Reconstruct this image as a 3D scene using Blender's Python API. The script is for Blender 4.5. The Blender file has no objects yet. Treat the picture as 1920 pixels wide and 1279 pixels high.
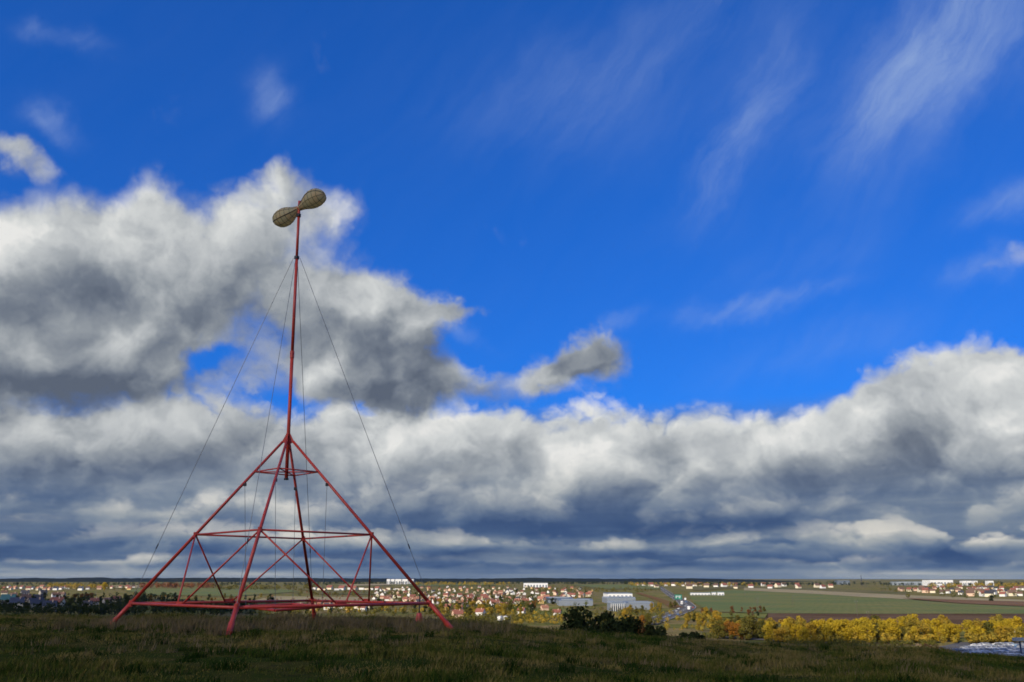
import bpy, bmesh, math, random
import numpy as np
from mathutils import Vector, Matrix, noise as mnoise

SC = bpy.context.scene
COL = SC.collection
rng = random.Random(7)
R = math.radians

# ------------------------------------------------------------------ camera
EYE = 28.0                      # the viewer stands on a hill about 26 m above the plain
FPX, YH = 1700.0, 1092.0        # focal length and horizon row for a 1920 px wide frame
PITCH = math.atan2(YH - 639.5, FPX)
cam_d = bpy.data.cameras.new('camera')
cam_d.sensor_width = 36.0
cam_d.lens = 36.0 * FPX / 1920.0
cam_d.clip_start = 0.1
cam_d.clip_end = 60000.0
cam = bpy.data.objects.new('camera', cam_d)
COL.objects.link(cam)
cam.location = (0, 0, EYE)
cam.rotation_euler = (math.pi / 2 + PITCH, 0, 0)
SC.camera = cam

CP, SP = math.cos(PITCH), math.sin(PITCH)
def ray(px, py):
    X, Y = (px - 960.0) / FPX, (639.5 - py) / FPX
    return Vector((X, CP - Y * SP, SP + Y * CP))
def azel(px, py):
    d = ray(px, py).normalized()
    return math.degrees(math.atan2(d.x, d.y)) / 10.0, math.degrees(math.asin(d.z)) / 10.0

# ------------------------------------------------------------------ sun, exposure
SUN_AZ, SUN_EL = R(-142.0), R(27.0)      # azimuth from +Y towards +X: behind the viewer, to the left
SUN_DIR = Vector((math.sin(SUN_AZ) * math.cos(SUN_EL), math.cos(SUN_AZ) * math.cos(SUN_EL), math.sin(SUN_EL)))
sun_d = bpy.data.lights.new('sun', 'SUN')
sun_d.energy = 5.0
sun_d.angle = R(0.5)
sun_d.color = (1.0, 0.885, 0.69)
sun = bpy.data.objects.new('sun', sun_d)
COL.objects.link(sun)
sun.location = (0, 0, 200)
sun.rotation_euler = (-SUN_DIR).to_track_quat('-Z', 'Y').to_euler()
SC.view_settings.view_transform = 'Standard'
SC.view_settings.look = 'None'
SC.view_settings.exposure = 0.0
SC.view_settings.gamma = 1.0
SC.view_settings.use_curve_mapping = False
SC.cycles.max_bounces = 6
SC.cycles.diffuse_bounces = 3
SC.cycles.use_denoising = True
SC.cycles.filter_width = 1.7
SC.cycles.use_adaptive_sampling = True
SC.cycles.adaptive_threshold = 0.02
SC.cycles.adaptive_min_samples = 12

# ------------------------------------------------------------------ sky with clouds (world, by direction)
world = bpy.data.worlds.new('World')
SC.world = world
world.use_nodes = True
world.cycles.sampling_method = 'MANUAL'
world.cycles.sample_map_resolution = 512
WT = world.node_tree
WT.nodes.clear()

class NB:
    """small helper that wires math nodes"""
    def __init__(s, tree): s.t = tree
    def node(s, typ): return s.t.nodes.new(typ)
    def put(s, sock, v):
        if isinstance(v, bpy.types.NodeSocket): s.t.links.new(v, sock)
        else: sock.default_value = v
    def m(s, op, a, b=0.0, c=0.0, clamp=False):
        n = s.node('ShaderNodeMath'); n.operation = op; n.use_clamp = clamp
        s.put(n.inputs[0], a); s.put(n.inputs[1], b); s.put(n.inputs[2], c)
        return n.outputs[0]
    def v(s, op, a, b=(0, 0, 0), c=None):
        n = s.node('ShaderNodeVectorMath'); n.operation = op
        s.put(n.inputs[0], a)
        if op == 'SCALE': s.put(n.inputs['Scale'], b)
        else: s.put(n.inputs[1], b)
        if c is not None: s.put(n.inputs[2], c)
        return n.outputs['Value'] if op in ('DOT_PRODUCT', 'LENGTH') else n.outputs[0]
    def xyz(s, x, y, z):
        n = s.node('ShaderNodeCombineXYZ'); s.put(n.inputs[0], x); s.put(n.inputs[1], y); s.put(n.inputs[2], z)
        return n.outputs[0]
    def noise(s, vec, scale, detail, rough=0.55, dist=0.0, color=False, lac=2.0):
        n = s.node('ShaderNodeTexNoise'); s.put(n.inputs['Vector'], vec)
        n.inputs['Scale'].default_value = scale; n.inputs['Detail'].default_value = detail
        n.inputs['Roughness'].default_value = rough; n.inputs['Distortion'].default_value = dist
        n.inputs['Lacunarity'].default_value = lac
        return n.outputs['Color' if color else 'Fac']
    def smooth(s, x, a, b, lo=0.0, hi=1.0):
        n = s.node('ShaderNodeMapRange'); n.interpolation_type = 'SMOOTHSTEP'
        s.put(n.inputs[0], x); s.put(n.inputs[1], a); s.put(n.inputs[2], b); s.put(n.inputs[3], lo); s.put(n.inputs[4], hi)
        return n.outputs[0]
    def mix(s, f, a, b, typ='MIX'):
        n = s.node('ShaderNodeMix'); n.data_type = 'RGBA'; n.blend_type = typ
        s.put(n.inputs[0], f); s.put(n.inputs[6], a); s.put(n.inputs[7], b)
        return n.outputs[2]
    def ramp(s, f, stops, interp='LINEAR'):
        n = s.node('ShaderNodeValToRGB'); s.put(n.inputs[0], f); cr = n.color_ramp; cr.interpolation = interp
        while len(cr.elements) < len(stops): cr.elements.new(0.5)
        for e, (p, c) in zip(cr.elements, stops):
            e.position = p; e.color = (*c, 1) if len(c) == 3 else c
        return n.outputs[0]

def blob_field(nb, q, blobs, start):
    """sum of soft elliptical puffs, each given at its bearing and height in the sky"""
    acc = start
    sq = nb.node('ShaderNodeSeparateXYZ'); nb.put(sq.inputs[0], q)
    for (px, py, rx, ry, rot, w) in blobs:
        cx, cy = azel(px, py)
        sx = max(abs(azel(px + rx, py)[0] - cx), 1e-3)
        sy = max(abs(azel(px, py + ry)[1] - cy), 1e-3)
        mp = nb.node('ShaderNodeMapping'); mp.vector_type = 'TEXTURE'
        nb.put(mp.inputs['Vector'], nb.xyz(sq.outputs[0], sq.outputs[1], acc))   # chained, so the compiler keeps few values alive
        mp.inputs['Location'].default_value = (cx, cy, 0)
        mp.inputs['Rotation'].default_value = (0, 0, R(rot))
        mp.inputs['Scale'].default_value = (sx, sy, 1e7)
        r2 = nb.v('DOT_PRODUCT', mp.outputs[0], mp.outputs[0])
        g = nb.m('POWER', 0.36788, r2)
        acc = nb.m('MULTIPLY_ADD', g, w, acc)
    return acc

def vor(nb, vec, scale):
    n = nb.node('ShaderNodeTexVoronoi'); n.feature = 'F1'; nb.put(n.inputs['Vector'], vec)
    n.inputs['Scale'].default_value = scale; n.inputs['Randomness'].default_value = 1.0
    return n.outputs['Distance']
def profile(nb, fac, pts):
    """top and base height of a cloud bank by bearing, as two channels of one ramp"""
    st = []
    for px, top, base in pts:
        a = azel(px, (top + base) / 2)[0]
        st.append(((a + 4.5) / 9.0, (azel(px, top)[1] / 4.0, azel(px, base)[1] / 4.0, 0.0)))
    c = nb.ramp(fac, st, 'EASE')
    sc = nb.node('ShaderNodeSeparateColor'); nb.put(sc.inputs[0], c)
    return nb.m('MULTIPLY', sc.outputs[0], 4.0), nb.m('MULTIPLY', sc.outputs[1], 4.0)

def build_sky():
    nb = NB(WT)
    tc = nb.node('ShaderNodeTexCoord')
    d = nb.v('NORMALIZE', tc.outputs['Generated'])
    sp = nb.node('ShaderNodeSeparateXYZ'); nb.put(sp.inputs[0], d)
    dx, dy, dz = sp.outputs
    az = nb.m('MULTIPLY', nb.m('ARCTAN2', dx, dy), 5.72958)
    el = nb.m('MULTIPLY', nb.m('ARCSINE', dz), 5.72958)
    azf = nb.m('SUBTRACT', nb.m('PINGPONG', nb.m('ADD', az, 4.5), 9.0), 4.5)   # same kind of sky all round
    elp = nb.m('MAXIMUM', el, 0.0)
    g = nb.m('ADD', el, nb.m('MULTIPLY', nb.m('SUBTRACT', 1.0, nb.m('POWER', 0.36788, nb.m('MULTIPLY', elp, 2.4))), 0.75))
    h = nb.m('MAXIMUM', nb.m('SQRT', nb.m('ADD', nb.m('MULTIPLY', dx, dx), nb.m('MULTIPLY', dy, dy))), 0.001)
    p = nb.xyz(nb.m('MULTIPLY', nb.m('DIVIDE', dx, h), 5.73), nb.m('MULTIPLY', nb.m('DIVIDE', dy, h), 5.73), g)
    # domain warp
    wa = nb.v('SUBTRACT', nb.noise(p, 1.6, 5.0, 0.58, color=True), (0.5, 0.5, 0.5))
    low = nb.smooth(el, 0.0, 0.9)
    amp = nb.m('MULTIPLY_ADD', low, 0.40, 0.10)
    q0 = nb.xyz(azf, el, 0.0)
    q = nb.v('MULTIPLY_ADD', wa, nb.xyz(nb.m('MULTIPLY', amp, 1.4), amp, 0.0), q0)
    pw = nb.v('MULTIPLY_ADD', wa, (0.55, 0.55, 0.55), p)
    # billows: rounded puffs at three sizes, and the same a little towards the light for relief
    f1 = nb.noise(pw, 1.5, 8.0, 0.54)
    v1 = vor(nb, pw, 1.35); v2 = vor(nb, pw, 3.6); v3 = vor(nb, pw, 9.0)
    calm = nb.smooth(nb.noise(p, 0.9, 2.0, 0.5), 0.36, 0.62)                    # some stretches are smooth, some boil
    k2 = nb.m('MULTIPLY_ADD', calm, -0.30, -0.08)
    h12 = nb.m('MULTIPLY_ADD', nb.m('MULTIPLY', v2, v2), k2, nb.m('MULTIPLY', nb.m('MULTIPLY', v1, v1), -0.66))
    hh = nb.m('MULTIPLY_ADD', nb.m('MULTIPLY', v3, v3), -0.22, h12)
    po = nb.v('ADD', pw, (-0.07, 0.0, 0.10))
    w1 = vor(nb, po, 1.35); w2 = vor(nb, po, 3.6)
    f1o = nb.noise(nb.v('ADD', pw, (-0.10, 0.0, 0.18)), 1.5, 4.0, 0.54)
    h12o = nb.m('MULTIPLY_ADD', nb.m('MULTIPLY', w2, w2), k2, nb.m('MULTIPLY', nb.m('MULTIPLY', w1, w1), -0.62))
    rel = nb.m('MULTIPLY', nb.m('SUBTRACT', h12, h12o), 0.85)
    rel = nb.m('MULTIPLY_ADD', nb.m('SUBTRACT', f1, f1o), 1.5, rel)
    rel = nb.m('MULTIPLY_ADD', nb.m('ADD', hh, 0.24), 0.24, rel)
    rough = nb.m('MULTIPLY_ADD', nb.m('ADD', hh, 0.24), 1.15, nb.m('MULTIPLY', nb.m('SUBTRACT', f1, 0.5), 1.5))
    fac = nb.m('DIVIDE', nb.m('ADD', azf, 4.5), 9.0)
    light = blob_field(nb, q, LIGHT, 0.0)
    lit = nb.m('ADD', rel, light)
    HI = [(0.0, (0.105, 0.130, 0.180)), (0.20, (0.165, 0.195, 0.245)), (0.42, (0.285, 0.315, 0.350)), (0.66, (0.465, 0.490, 0.510)), (0.85, (0.63, 0.65, 0.65)), (1.0, (0.80, 0.80, 0.78))]
    LO = [(0.0, (0.040, 0.082, 0.195)), (0.25, (0.085, 0.140, 0.255)), (0.5, (0.185, 0.240, 0.320)), (0.72, (0.36, 0.39, 0.41)), (1.0, (0.66, 0.64, 0.59))]
    # clear sky
    sky = nb.node('ShaderNodeTexSky'); sky.sky_type = 'NISHITA'; sky.sun_disc = False
    sky.sun_elevation = SUN_EL; sky.sun_rotation = SUN_AZ
    sky.altitude = 300; sky.air_density = 1.0; sky.dust_density = 0.35; sky.ozone_density = 3.0
    gm = nb.node('ShaderNodeGamma'); nb.put(gm.inputs[0], sky.outputs[0]); gm.inputs[1].default_value = 0.70
    blue = nb.mix(1.0, gm.outputs[0], SKY_TINT, 'MULTIPLY')
    # high thin cirrus, combed along its own direction
    cq = nb.node('ShaderNodeMapping'); cq.vector_type = 'TEXTURE'
    nb.put(cq.inputs['Vector'], nb.v('MULTIPLY_ADD', wa, (0.35, 0.35, 0.0), q0))
    cq.inputs['Rotation'].default_value = (0, 0, R(44)); cq.inputs['Scale'].default_value = (2.2, 0.50, 1)
    st = nb.noise(cq.outputs[0], 2.0, 9.0, 0.62)
    cm = blob_field(nb, nb.v('MULTIPLY_ADD', wa, (0.5, 0.5, 0), q0), CIRRUS, 0.02)
    ci = nb.m('MULTIPLY', nb.smooth(st, 0.12, 0.85), cm, clamp=True)
    S = lambda c: (*[x / SKY_STRENGTH for x in c], 1)
    col = nb.mix(ci, blue, S((0.34, 0.46, 0.72)))
    # lowest air: pale streaks over dark blue, right down on the horizon
    sv = nb.noise(nb.v('MULTIPLY', p, (0.35, 0.35, 3.0)), 1.6, 5.0, 0.55)
    b0 = nb.m('ADD', nb.m('ADD', light, nb.m('MULTIPLY', nb.m('SUBTRACT', sv, 0.5), 1.3)), 0.40)
    c0 = nb.ramp(b0, [(k, tuple(x / 1.0 for x in c)) for k, c in LO])
    def over(base, colour, alpha):
        cc = nb.mix(1.0, colour, (1 / SKY_STRENGTH,) * 3 + (1,), 'MULTIPLY')
        return nb.mix(alpha, base, cc)
    col = over(col, c0, nb.smooth(nb.m('MULTIPLY_ADD', wa_z(nb, wa), 0.25, el), 1.12, 0.80))
    # three banks, far to near
    for (pts, tint, soft, kr, b_lo, b_hi, bsoft) in ((BANK_LAST, LO, 0.06, 0.11, 0.30, 0.72, 0.03), (BANK_FAR, LO, 0.10, 0.24, 0.22, 0.84, 0.05), (BANK_LOW, None, 0.22, 0.34, 0.30, 0.68, 0.12), (BANK_MID, None, 0.24, 0.34, 0.36, 0.68, 0.26)):
        top, base = profile(nb, fac, pts)
        up = nb.m('MULTIPLY_ADD', rough, kr, nb.m('SUBTRACT', top, el))          # distance below the billowing top
        dn = nb.m('MULTIPLY_ADD', wa_z(nb, wa), 0.22, nb.m('SUBTRACT', el, base))  # height above the base
        a = nb.m('MULTIPLY', nb.smooth(up, 0.0, soft * 0.6), nb.smooth(dn, -bsoft, bsoft))
        t = nb.smooth(nb.m('DIVIDE', nb.m('SUBTRACT', el, base), nb.m('MAXIMUM', nb.m('SUBTRACT', top, base), 0.02)), 0.0, 0.75, b_lo, b_hi)
        rim = nb.smooth(up, 0.0, soft, 0.14, 0.0)
        B = nb.m('ADD', nb.m('ADD', t, rim), lit)
        c = nb.ramp(B, LO) if tint else nb.mix(nb.smooth(el, 0.25, 0.85), nb.ramp(B, LO), nb.ramp(B, HI))
        col = over(col, c, a)
    # near cumulus
    zn = nb.noise(d, 2.6, 5.0, 0.55)                                            # broken cumulus overhead, out of view, added to whiten the ambient light
    zen = nb.m('MULTIPLY', nb.smooth(el, 3.7, 4.6), nb.m('MULTIPLY_ADD', zn, 7.0, -2.9))
    C = blob_field(nb, q, COVER, nb.m('ADD', zen, -0.12))
    Cl = blob_field(nb, nb.v('ADD', q, (-0.07, 0.16, 0)), COVER[:NEAR_N], -0.12)
    Dn = nb.m('MULTIPLY_ADD', rough, 0.72, C)
    alpha = nb.smooth(Dn, 0.10, nb.m('MULTIPLY_ADD', calm, -0.40, 1.08))
    B = nb.m('ADD', nb.m('ADD', lit, 0.46), nb.smooth(Dn, 0.3, 0.9, 0.10, 0.0))
    B = nb.m('MULTIPLY_ADD', nb.m('MINIMUM', nb.m('MAXIMUM', nb.m('SUBTRACT', C, Cl), -0.6), 0.6), 0.30, B)
    col = over(col, nb.ramp(B, HI), alpha)
    bg = nb.node('ShaderNodeBackground'); nb.put(bg.inputs[0], col); bg.inputs[1].default_value = SKY_STRENGTH
    out = nb.node('ShaderNodeOutputWorld'); nb.put(out.inputs[0], bg.outputs[0])
def wa_z(nb, wa):
    s = nb.node('ShaderNodeSeparateXYZ'); nb.put(s.inputs[0], wa); return s.outputs[2]

SKY_STRENGTH = 0.10
SKY_TINT = (0.115, 0.76, 2.25, 1)
# px, py, rx, ry, rot, weight: bearings of the cloud masses, read off the photograph
COVER = [
    (30, 480, 190, 90, 0, 1.3), (150, 560, 250, 120, 0, 1.2), (225, 440, 85, 65, 0, 0.75), (300, 390, 55, 65, 20, 0.5),
    (480, 440, 150, 90, 8, 1.15), (525, 345, 60, 42, 0, 0.6), (605, 395, 50, 36, 0, 0.6), (430, 540, 130, 80, 0, 0.9),
    (640, 565, 110, 62, 0, 1.1), (730, 605, 140, 55, 0, 1.1), (855, 580, 50, 17, 4, 0.75), (690, 700, 200, 85, 0, 1.4),
    (840, 725, 80, 42, 0, 0.8), (412, 682, 48, 22, 8, -0.72), (180, 670, 230, 95, 0, 1.2), (40, 740, 180, 70, 0, 1.0),
    (1025, 706, 88, 32, 12, 0.88), (1108, 678, 70, 52, 0, 1.1), (900, 650, 55, 45, 0, -0.7), (925, 700, 40, 40, 0, -0.35), 
    (40, 300, 85, 30, -18, 1.0), (1905, 480, 46, 34, 0, 0.72), (1840, 505, 54, 22, 8, 0.5), (570, 690, 60, 60, 0, 0.5),
]
NEAR_N = 18
BANK_MID = [(-300, 700, 925), (0, 700, 925), (120, 698, 930), (240, 704, 940), (330, 722, 925), (400, 716, 920), (470, 722, 915), (560, 715, 930), (640, 712, 940), (720, 728, 930), (800, 740, 910), (900, 755, 930),
            (960, 762, 950), (1050, 770, 965), (1130, 764, 975), (1200, 758, 978), (1320, 740, 970), (1400, 752, 955), (1480, 766, 940), (1540, 742, 935), (1590, 706, 935), (1640, 660, 932),
            (1700, 638, 930), (1760, 622, 930), (1840, 606, 925), (1920, 608, 930), (2250, 650, 940)]
BANK_LOW = [(-300, 910, 990), (0, 890, 990), (150, 905, 988), (300, 930, 986), (420, 925, 984), (520, 905, 982), (620, 930, 984), (760, 900, 984), (860, 872, 986), (960, 900, 996), (1100, 955, 1000),
            (1250, 965, 996), (1400, 940, 992), (1500, 915, 984), (1640, 905, 976), (1760, 900, 978), (1900, 890, 982), (2250, 900, 990)]
BANK_FAR = [(-300, 990, 1046), (0, 982, 1042), (150, 976, 1042), (300, 968, 1040), (450, 984, 1040), (600, 990, 1042), (750, 996, 1042), (900, 994, 1040), (1100, 996, 1040), (1250, 990, 1042), (1400, 982, 1044),
            (1500, 972, 1044), (1530, 960, 1044), (1570, 976, 1044), (1640, 962, 1046), (1680, 956, 1048), (1740, 972, 1050), (1850, 980, 1054), (2250, 990, 1058)]
BANK_LAST = [(-300, 1040, 1066), (0, 1034, 1064), (200, 1040, 1066), (400, 1030, 1064), (600, 1042, 1066), (900, 1036, 1064), (1200, 1042, 1066), (1400, 1034, 1064), (1600, 1042, 1066), (1750, 1030, 1066), (1900, 1040, 1068), (2250, 1036, 1066)]
LIGHT = [
    (1050, 895, 70, 28, 10, 0.18), (1450, 845, 90, 32, 10, 0.14), (1200, 885, 60, 26, 0, 0.16), (1760, 865, 80, 32, 0, 0.10), (700, 830, 80, 24, 0, 0.10), (150, 840, 90, 26, 0, 0.10),
    (50, 450, 180, 55, 0, 0.18), (230, 430, 90, 50, 0, 0.12), (490, 405, 140, 70, 0, 0.16), (400, 480, 90, 60, 0, 0.10),
    (85, 605, 80, 30, 0, 0.14), (185, 655, 60, 26, 10, 0.24), (740, 590, 120, 34, 0, 0.14), (630, 690, 60, 55, 0, 0.16),
    (830, 788, 100, 18, 8, 0.14), (600, 775, 60, 30, 0, 0.14), (190, 560, 160, 40, 0, -0.16), (300, 600, 90, 55, 0, -0.10),
    (50, 725, 190, 36, 0, -0.36), (210, 725, 120, 30, 0, -0.22), (770, 740, 130, 34, 0, -0.36), (850, 690, 60, 45, 0, -0.14),
    (680, 905, 120, 40, 0, -0.14), (330, 870, 180, 36, 0, -0.08), (1080, 695, 110, 45, 0, -0.26), (1180, 960, 240, 26, 0, -0.20),
    (1120, 815, 90, 48, 0, 0.30), (1330, 785, 90, 26, 0, 0.20), (1300, 860, 50, 40, 30, 0.14), (1530, 800, 45, 40, 0, 0.14),
    (1905, 830, 40, 50, 0, 0.22), (1640, 870, 100, 40, 0, 0.06), (1660, 805, 90, 22, 0, -0.14), (1080, 990, 340, 20, 2, -0.36),
    (1420, 905, 140, 32, 8, -0.10), (1670, 985, 60, 16, 0, 0.16), (1300, 1014, 330, 11, 5, 0.22), (860, 1022, 150, 9, 0, 0.12),
    (1200, 1050, 480, 12, 0, -0.26), (520, 960, 70, 32, -25, 0.34), (310, 965, 70, 18, 10, 0.22), (150, 1025, 240, 14, 0, -0.20),
    (600, 1048, 200, 12, 0, -0.20), (300, 1074, 700, 9, 0, 0.16), (860, 880, 60, 26, 20, 0.20), (1700, 1070, 300, 10, 0, 0.10),
]
CIRRUS = [
    (1760, 95, 270, 110, 38, 0.58), (1690, 160, 160, 80, 48, 0.36), (1420, 220, 150, 55, 55, 0.50), (1330, 330, 100, 30, 40, 0.36), (1250, 70, 260, 90, 20, 0.16),
    (1420, 560, 130, 20, 10, 0.55), (1880, 40, 120, 90, 30, 0.30), (1080, 200, 220, 110, 0, 0.16), (1150, 610, 40, 14, 25, 0.32),
    (850, 610, 50, 14, -35, 0.32), (1550, 640, 200, 45, 5, 0.18), (160, 75, 40, 22, 0, 0.30), (80, 60, 36, 20, 0, 0.30), (515, 195, 32, 46, 10, 0.55), (100, 242, 50, 22, -20, 0.42), (1890, 372, 70, 32, 12, 0.55), (1830, 505, 60, 26, 8, 0.4), (1500, 480, 150, 40, 10, 0.12),
]
build_sky()

# ================================================================== helpers
def new_mat(name): 
    m = bpy.data.materials.new(name); m.use_nodes = True; m.node_tree.nodes.clear()
    return m, NB(m.node_tree)
def finish(m, nb, shader):
    o = nb.node('ShaderNodeOutputMaterial'); nb.put(o.inputs[0], shader); return m
def principled(nb, col, rough=0.7, metal=0.0, spec=0.5, normal=None):
    p = nb.node('ShaderNodeBsdfPrincipled'); nb.put(p.inputs['Base Color'], col)
    nb.put(p.inputs['Roughness'], rough); nb.put(p.inputs['Metallic'], metal); nb.put(p.inputs['Specular IOR Level'], spec)
    if normal is not None: nb.put(p.inputs['Normal'], normal)
    return p.outputs[0]
def bump(nb, h, dist, strength=1.0):
    b = nb.node('ShaderNodeBump'); nb.put(b.inputs['Height'], h); b.inputs['Distance'].default_value = dist
    b.inputs['Strength'].default_value = strength; return b.outputs[0]
def geo_pos(nb): return nb.node('ShaderNodeNewGeometry').outputs['Position']
def obj_rand(nb): return nb.node('ShaderNodeObjectInfo').outputs['Random']

MATS = {}
def paint(name, col, rough=0.6, var=0.12, scale=3.0, metal=0.0, spec=0.4, rand=0.0):
    """plain coloured surface with uneven tone and roughness"""
    if name in MATS: return MATS[name]
    m, nb = new_mat(name)
    n = nb.noise(geo_pos(nb), scale, 5, 0.6)
    k = nb.m('MULTIPLY_ADD', nb.m('SUBTRACT', n, 0.5), var * 2, 1.0)
    if rand: k = nb.m('MULTIPLY', k, nb.m('MULTIPLY_ADD', nb.m('SUBTRACT', obj_rand(nb), 0.5), rand * 2, 1.0))
    c = nb.v('SCALE', col, k)
    MATS[name] = finish(m, nb, principled(nb, c, nb.m('MULTIPLY_ADD', n, 0.2, rough - 0.1), metal, spec))
    return MATS[name]
def foliage(name, c1, c2, scale=0.5):
    if name in MATS: return MATS[name]
    m, nb = new_mat(name)
    n = nb.noise(geo_pos(nb), scale, 4, 0.6)
    f = nb.m('ADD', nb.smooth(n, 0.35, 0.65), nb.m('MULTIPLY', nb.m('SUBTRACT', obj_rand(nb), 0.5), 0.8), clamp=True)
    c = nb.mix(f, (*c1, 1), (*c2, 1))
    d = nb.node('ShaderNodeBsdfDiffuse'); nb.put(d.inputs[0], c)
    t = nb.node('ShaderNodeBsdfTranslucent'); nb.put(t.inputs[0], c)
    x = nb.node('ShaderNodeMixShader'); x.inputs[0].default_value = 0.25
    nb.put(x.inputs[1], d.outputs[0]); nb.put(x.inputs[2], t.outputs[0])
    MATS[name] = finish(m, nb, x.outputs[0])
    return MATS[name]

class MB:
    def __init__(s): s.v = []; s.f = []; s.smooth = False
    def add(s, vs, fs):
        o = len(s.v); s.v += [tuple(p) for p in vs]; s.f += [tuple(i + o for i in f) for f in fs]; return s
    def box(s, x0, x1, y0, y1, z0, z1, rot=0.0, c=(0, 0)):
        vs = [(x, y, z) for z in (z0, z1) for x, y in ((x0, y0), (x1, y0), (x1, y1), (x0, y1))]
        if rot:
            ca, sa = math.cos(rot), math.sin(rot)
            vs = [(c[0] + (x - c[0]) * ca - (y - c[1]) * sa, c[1] + (x - c[0]) * sa + (y - c[1]) * ca, z) for x, y, z in vs]
        return s.add(vs, [(3, 2, 1, 0), (4, 5, 6, 7), (0, 1, 5, 4), (1, 2, 6, 5), (2, 3, 7, 6), (3, 0, 4, 7)])
    def tube(s, p0, p1, r0, r1=None, n=10, caps=True):
        p0, p1 = Vector(p0), Vector(p1); r1 = r0 if r1 is None else r1
        d = (p1 - p0).normalized(); a = d.orthogonal().normalized(); b = d.cross(a)
        vs = []
        for p, r in ((p0, r0), (p1, r1)):
            for i in range(n):
                t = 2 * math.pi * i / n; vs.append(p + a * (r * math.cos(t)) + b * (r * math.sin(t)))
        fs = [(i, (i + 1) % n, n + (i + 1) % n, n + i) for i in range(n)]
        if caps: fs += [tuple(range(n))[::-1], tuple(range(n, 2 * n))]
        return s.add(vs, fs)
    def path(s, pts, r, n=6):
        for a, b in zip(pts[:-1], pts[1:]): s.tube(a, b, r, r, n, False)
        return s
    def build(s, name, mat, parent=None, loc=(0, 0, 0), smooth=False):
        me = bpy.data.meshes.new(name); me.from_pydata(s.v, [], s.f)
        me.materials.append(mat)
        if smooth or s.smooth: me.polygons.foreach_set('use_smooth', [True] * len(me.polygons))
        me.update()
        return link(name, me, parent, loc)
def link(name, me, parent=None, loc=(0, 0, 0)):
    o = bpy.data.objects.new(name, me); COL.objects.link(o); o.location = loc
    if parent is not None: o.parent = parent
    return o
def tag(o, label, cat, group=None):
    o['label'] = label; o['category'] = cat
    if group: o['group'] = group
    return o
def thing(name, label, cat, loc, rz=0.0, group=None):
    o = bpy.data.objects.new(name, None); COL.objects.link(o); o.location = loc; o.rotation_euler = (0, 0, rz)
    o.empty_display_size = 0.2
    return tag(o, label, cat, group)
def copy_tree(src, parent=None):
    c = src.copy(); COL.objects.link(c); c.parent = parent
    for ch in KIDS.get(src.name, ()): copy_tree(ch, c)
    return c
KIDS = {}
def kids(root):      # remember a template's children for copying
    allo = [o for o in bpy.data.objects if o.parent is not None]
    def rec(o):
        KIDS[o.name] = [c for c in allo if c.parent == o]
        for c in KIDS[o.name]: rec(c)
    rec(root); return root
def big_mesh(name, verts, faces_flat, nper, mat):
    """mesh from numpy arrays, nper corners per face"""
    me = bpy.data.meshes.new(name); nf = len(faces_flat) // nper
    me.vertices.add(len(verts)); me.vertices.foreach_set('co', verts.astype(np.float32).ravel())
    me.loops.add(len(faces_flat)); me.loops.foreach_set('vertex_index', faces_flat.astype(np.int32))
    me.polygons.add(nf); me.polygons.foreach_set('loop_start', (np.arange(nf) * nper).astype(np.int32))
    me.update(calc_edges=True); me.materials.append(mat); return me

# ================================================================== terrain
def sstep(a, b, x):
    t = np.clip((x - a) / (b - a), 0, 1); return t * t * (3 - 2 * t)
def slope_of(py): d = ray(960, py); return d.z / d.y
CREST_PX = [-400, 0, 350, 700, 860, 960, 1080, 1200, 1330, 1450, 1700, 1920, 2300]
CREST_PY = [1148, 1149, 1150, 1152, 1158, 1166, 1178, 1188, 1196, 1204, 1212, 1231, 1240]
CREST_D = [48, 47, 46, 46, 45, 44, 43, 43, 42, 42, 41, 40, 40]
CREST_T = [(x - 960) / 1759.0 for x in CREST_PX]
CREST_Z = [slope_of(y) * d - 0.20 for y, d in zip(CREST_PY, CREST_D)]
def vnoise(x, y, s, seed=0):
    """cheap smooth value noise on arrays"""
    x = np.asarray(x, float) / s + seed * 17.3; y = np.asarray(y, float) / s + seed * 9.1
    xi, yi = np.floor(x), np.floor(y); fx, fy = x - xi, y - yi
    fx = fx * fx * (3 - 2 * fx); fy = fy * fy * (3 - 2 * fy)
    def hsh(a, b): v = np.sin(a * 127.1 + b * 311.7 + seed * 74.7) * 43758.5453; return v - np.floor(v)
    return ((hsh(xi, yi) * (1 - fx) + hsh(xi + 1, yi) * fx) * (1 - fy) + (hsh(xi, yi + 1) * (1 - fx) + hsh(xi + 1, yi + 1) * fx) * fy) - 0.5
def plain_z(x, y):
    r = np.maximum(y, 0)
    z = np.where(r > 2200, 0.0065 * (r - 2000), np.where(r > 1800, 0.0065 * (r - 1800) ** 2 / 800.0, 0))
    return z
def height(x, y):
    x = np.asarray(x, float); y = np.asarray(y, float)
    yy = np.maximum(y, 6.0); t = x / yy
    zc = np.interp(t, CREST_T, CREST_Z); yc = np.interp(t, CREST_T, CREST_D)
    r = np.hypot(x, y)
    top = -1.50 + (zc + 1.50) * sstep(np.interp(t, [-0.18, 0.02, 0.5], [24, 10, 3]), yc, y)
    und = vnoise(x, y, 4.0, 1) * 0.16 + vnoise(x, y, 1.3, 2) * 0.06 + vnoise(x, y, 11.0, 3) * 0.12
    und = und * (1 - sstep(yc - 6, yc + 2, y) * 0.6)
    over = np.maximum(y - yc, 0)
    side = np.maximum(np.abs(x) - np.maximum(y, 0) * 0.75 - 60, 0)
    back = np.maximum(-y - 120, 0)
    dist = np.sqrt(over ** 2 + side ** 2 + back ** 2)
    keep = np.exp(-(dist / 75.0) ** 1.6)
    pz = plain_z(x, y)
    zhill = EYE + top + und
    return pz + (zhill - pz) * keep
def h1(x, y): return float(height(np.array([x]), np.array([y]))[0])
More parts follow.
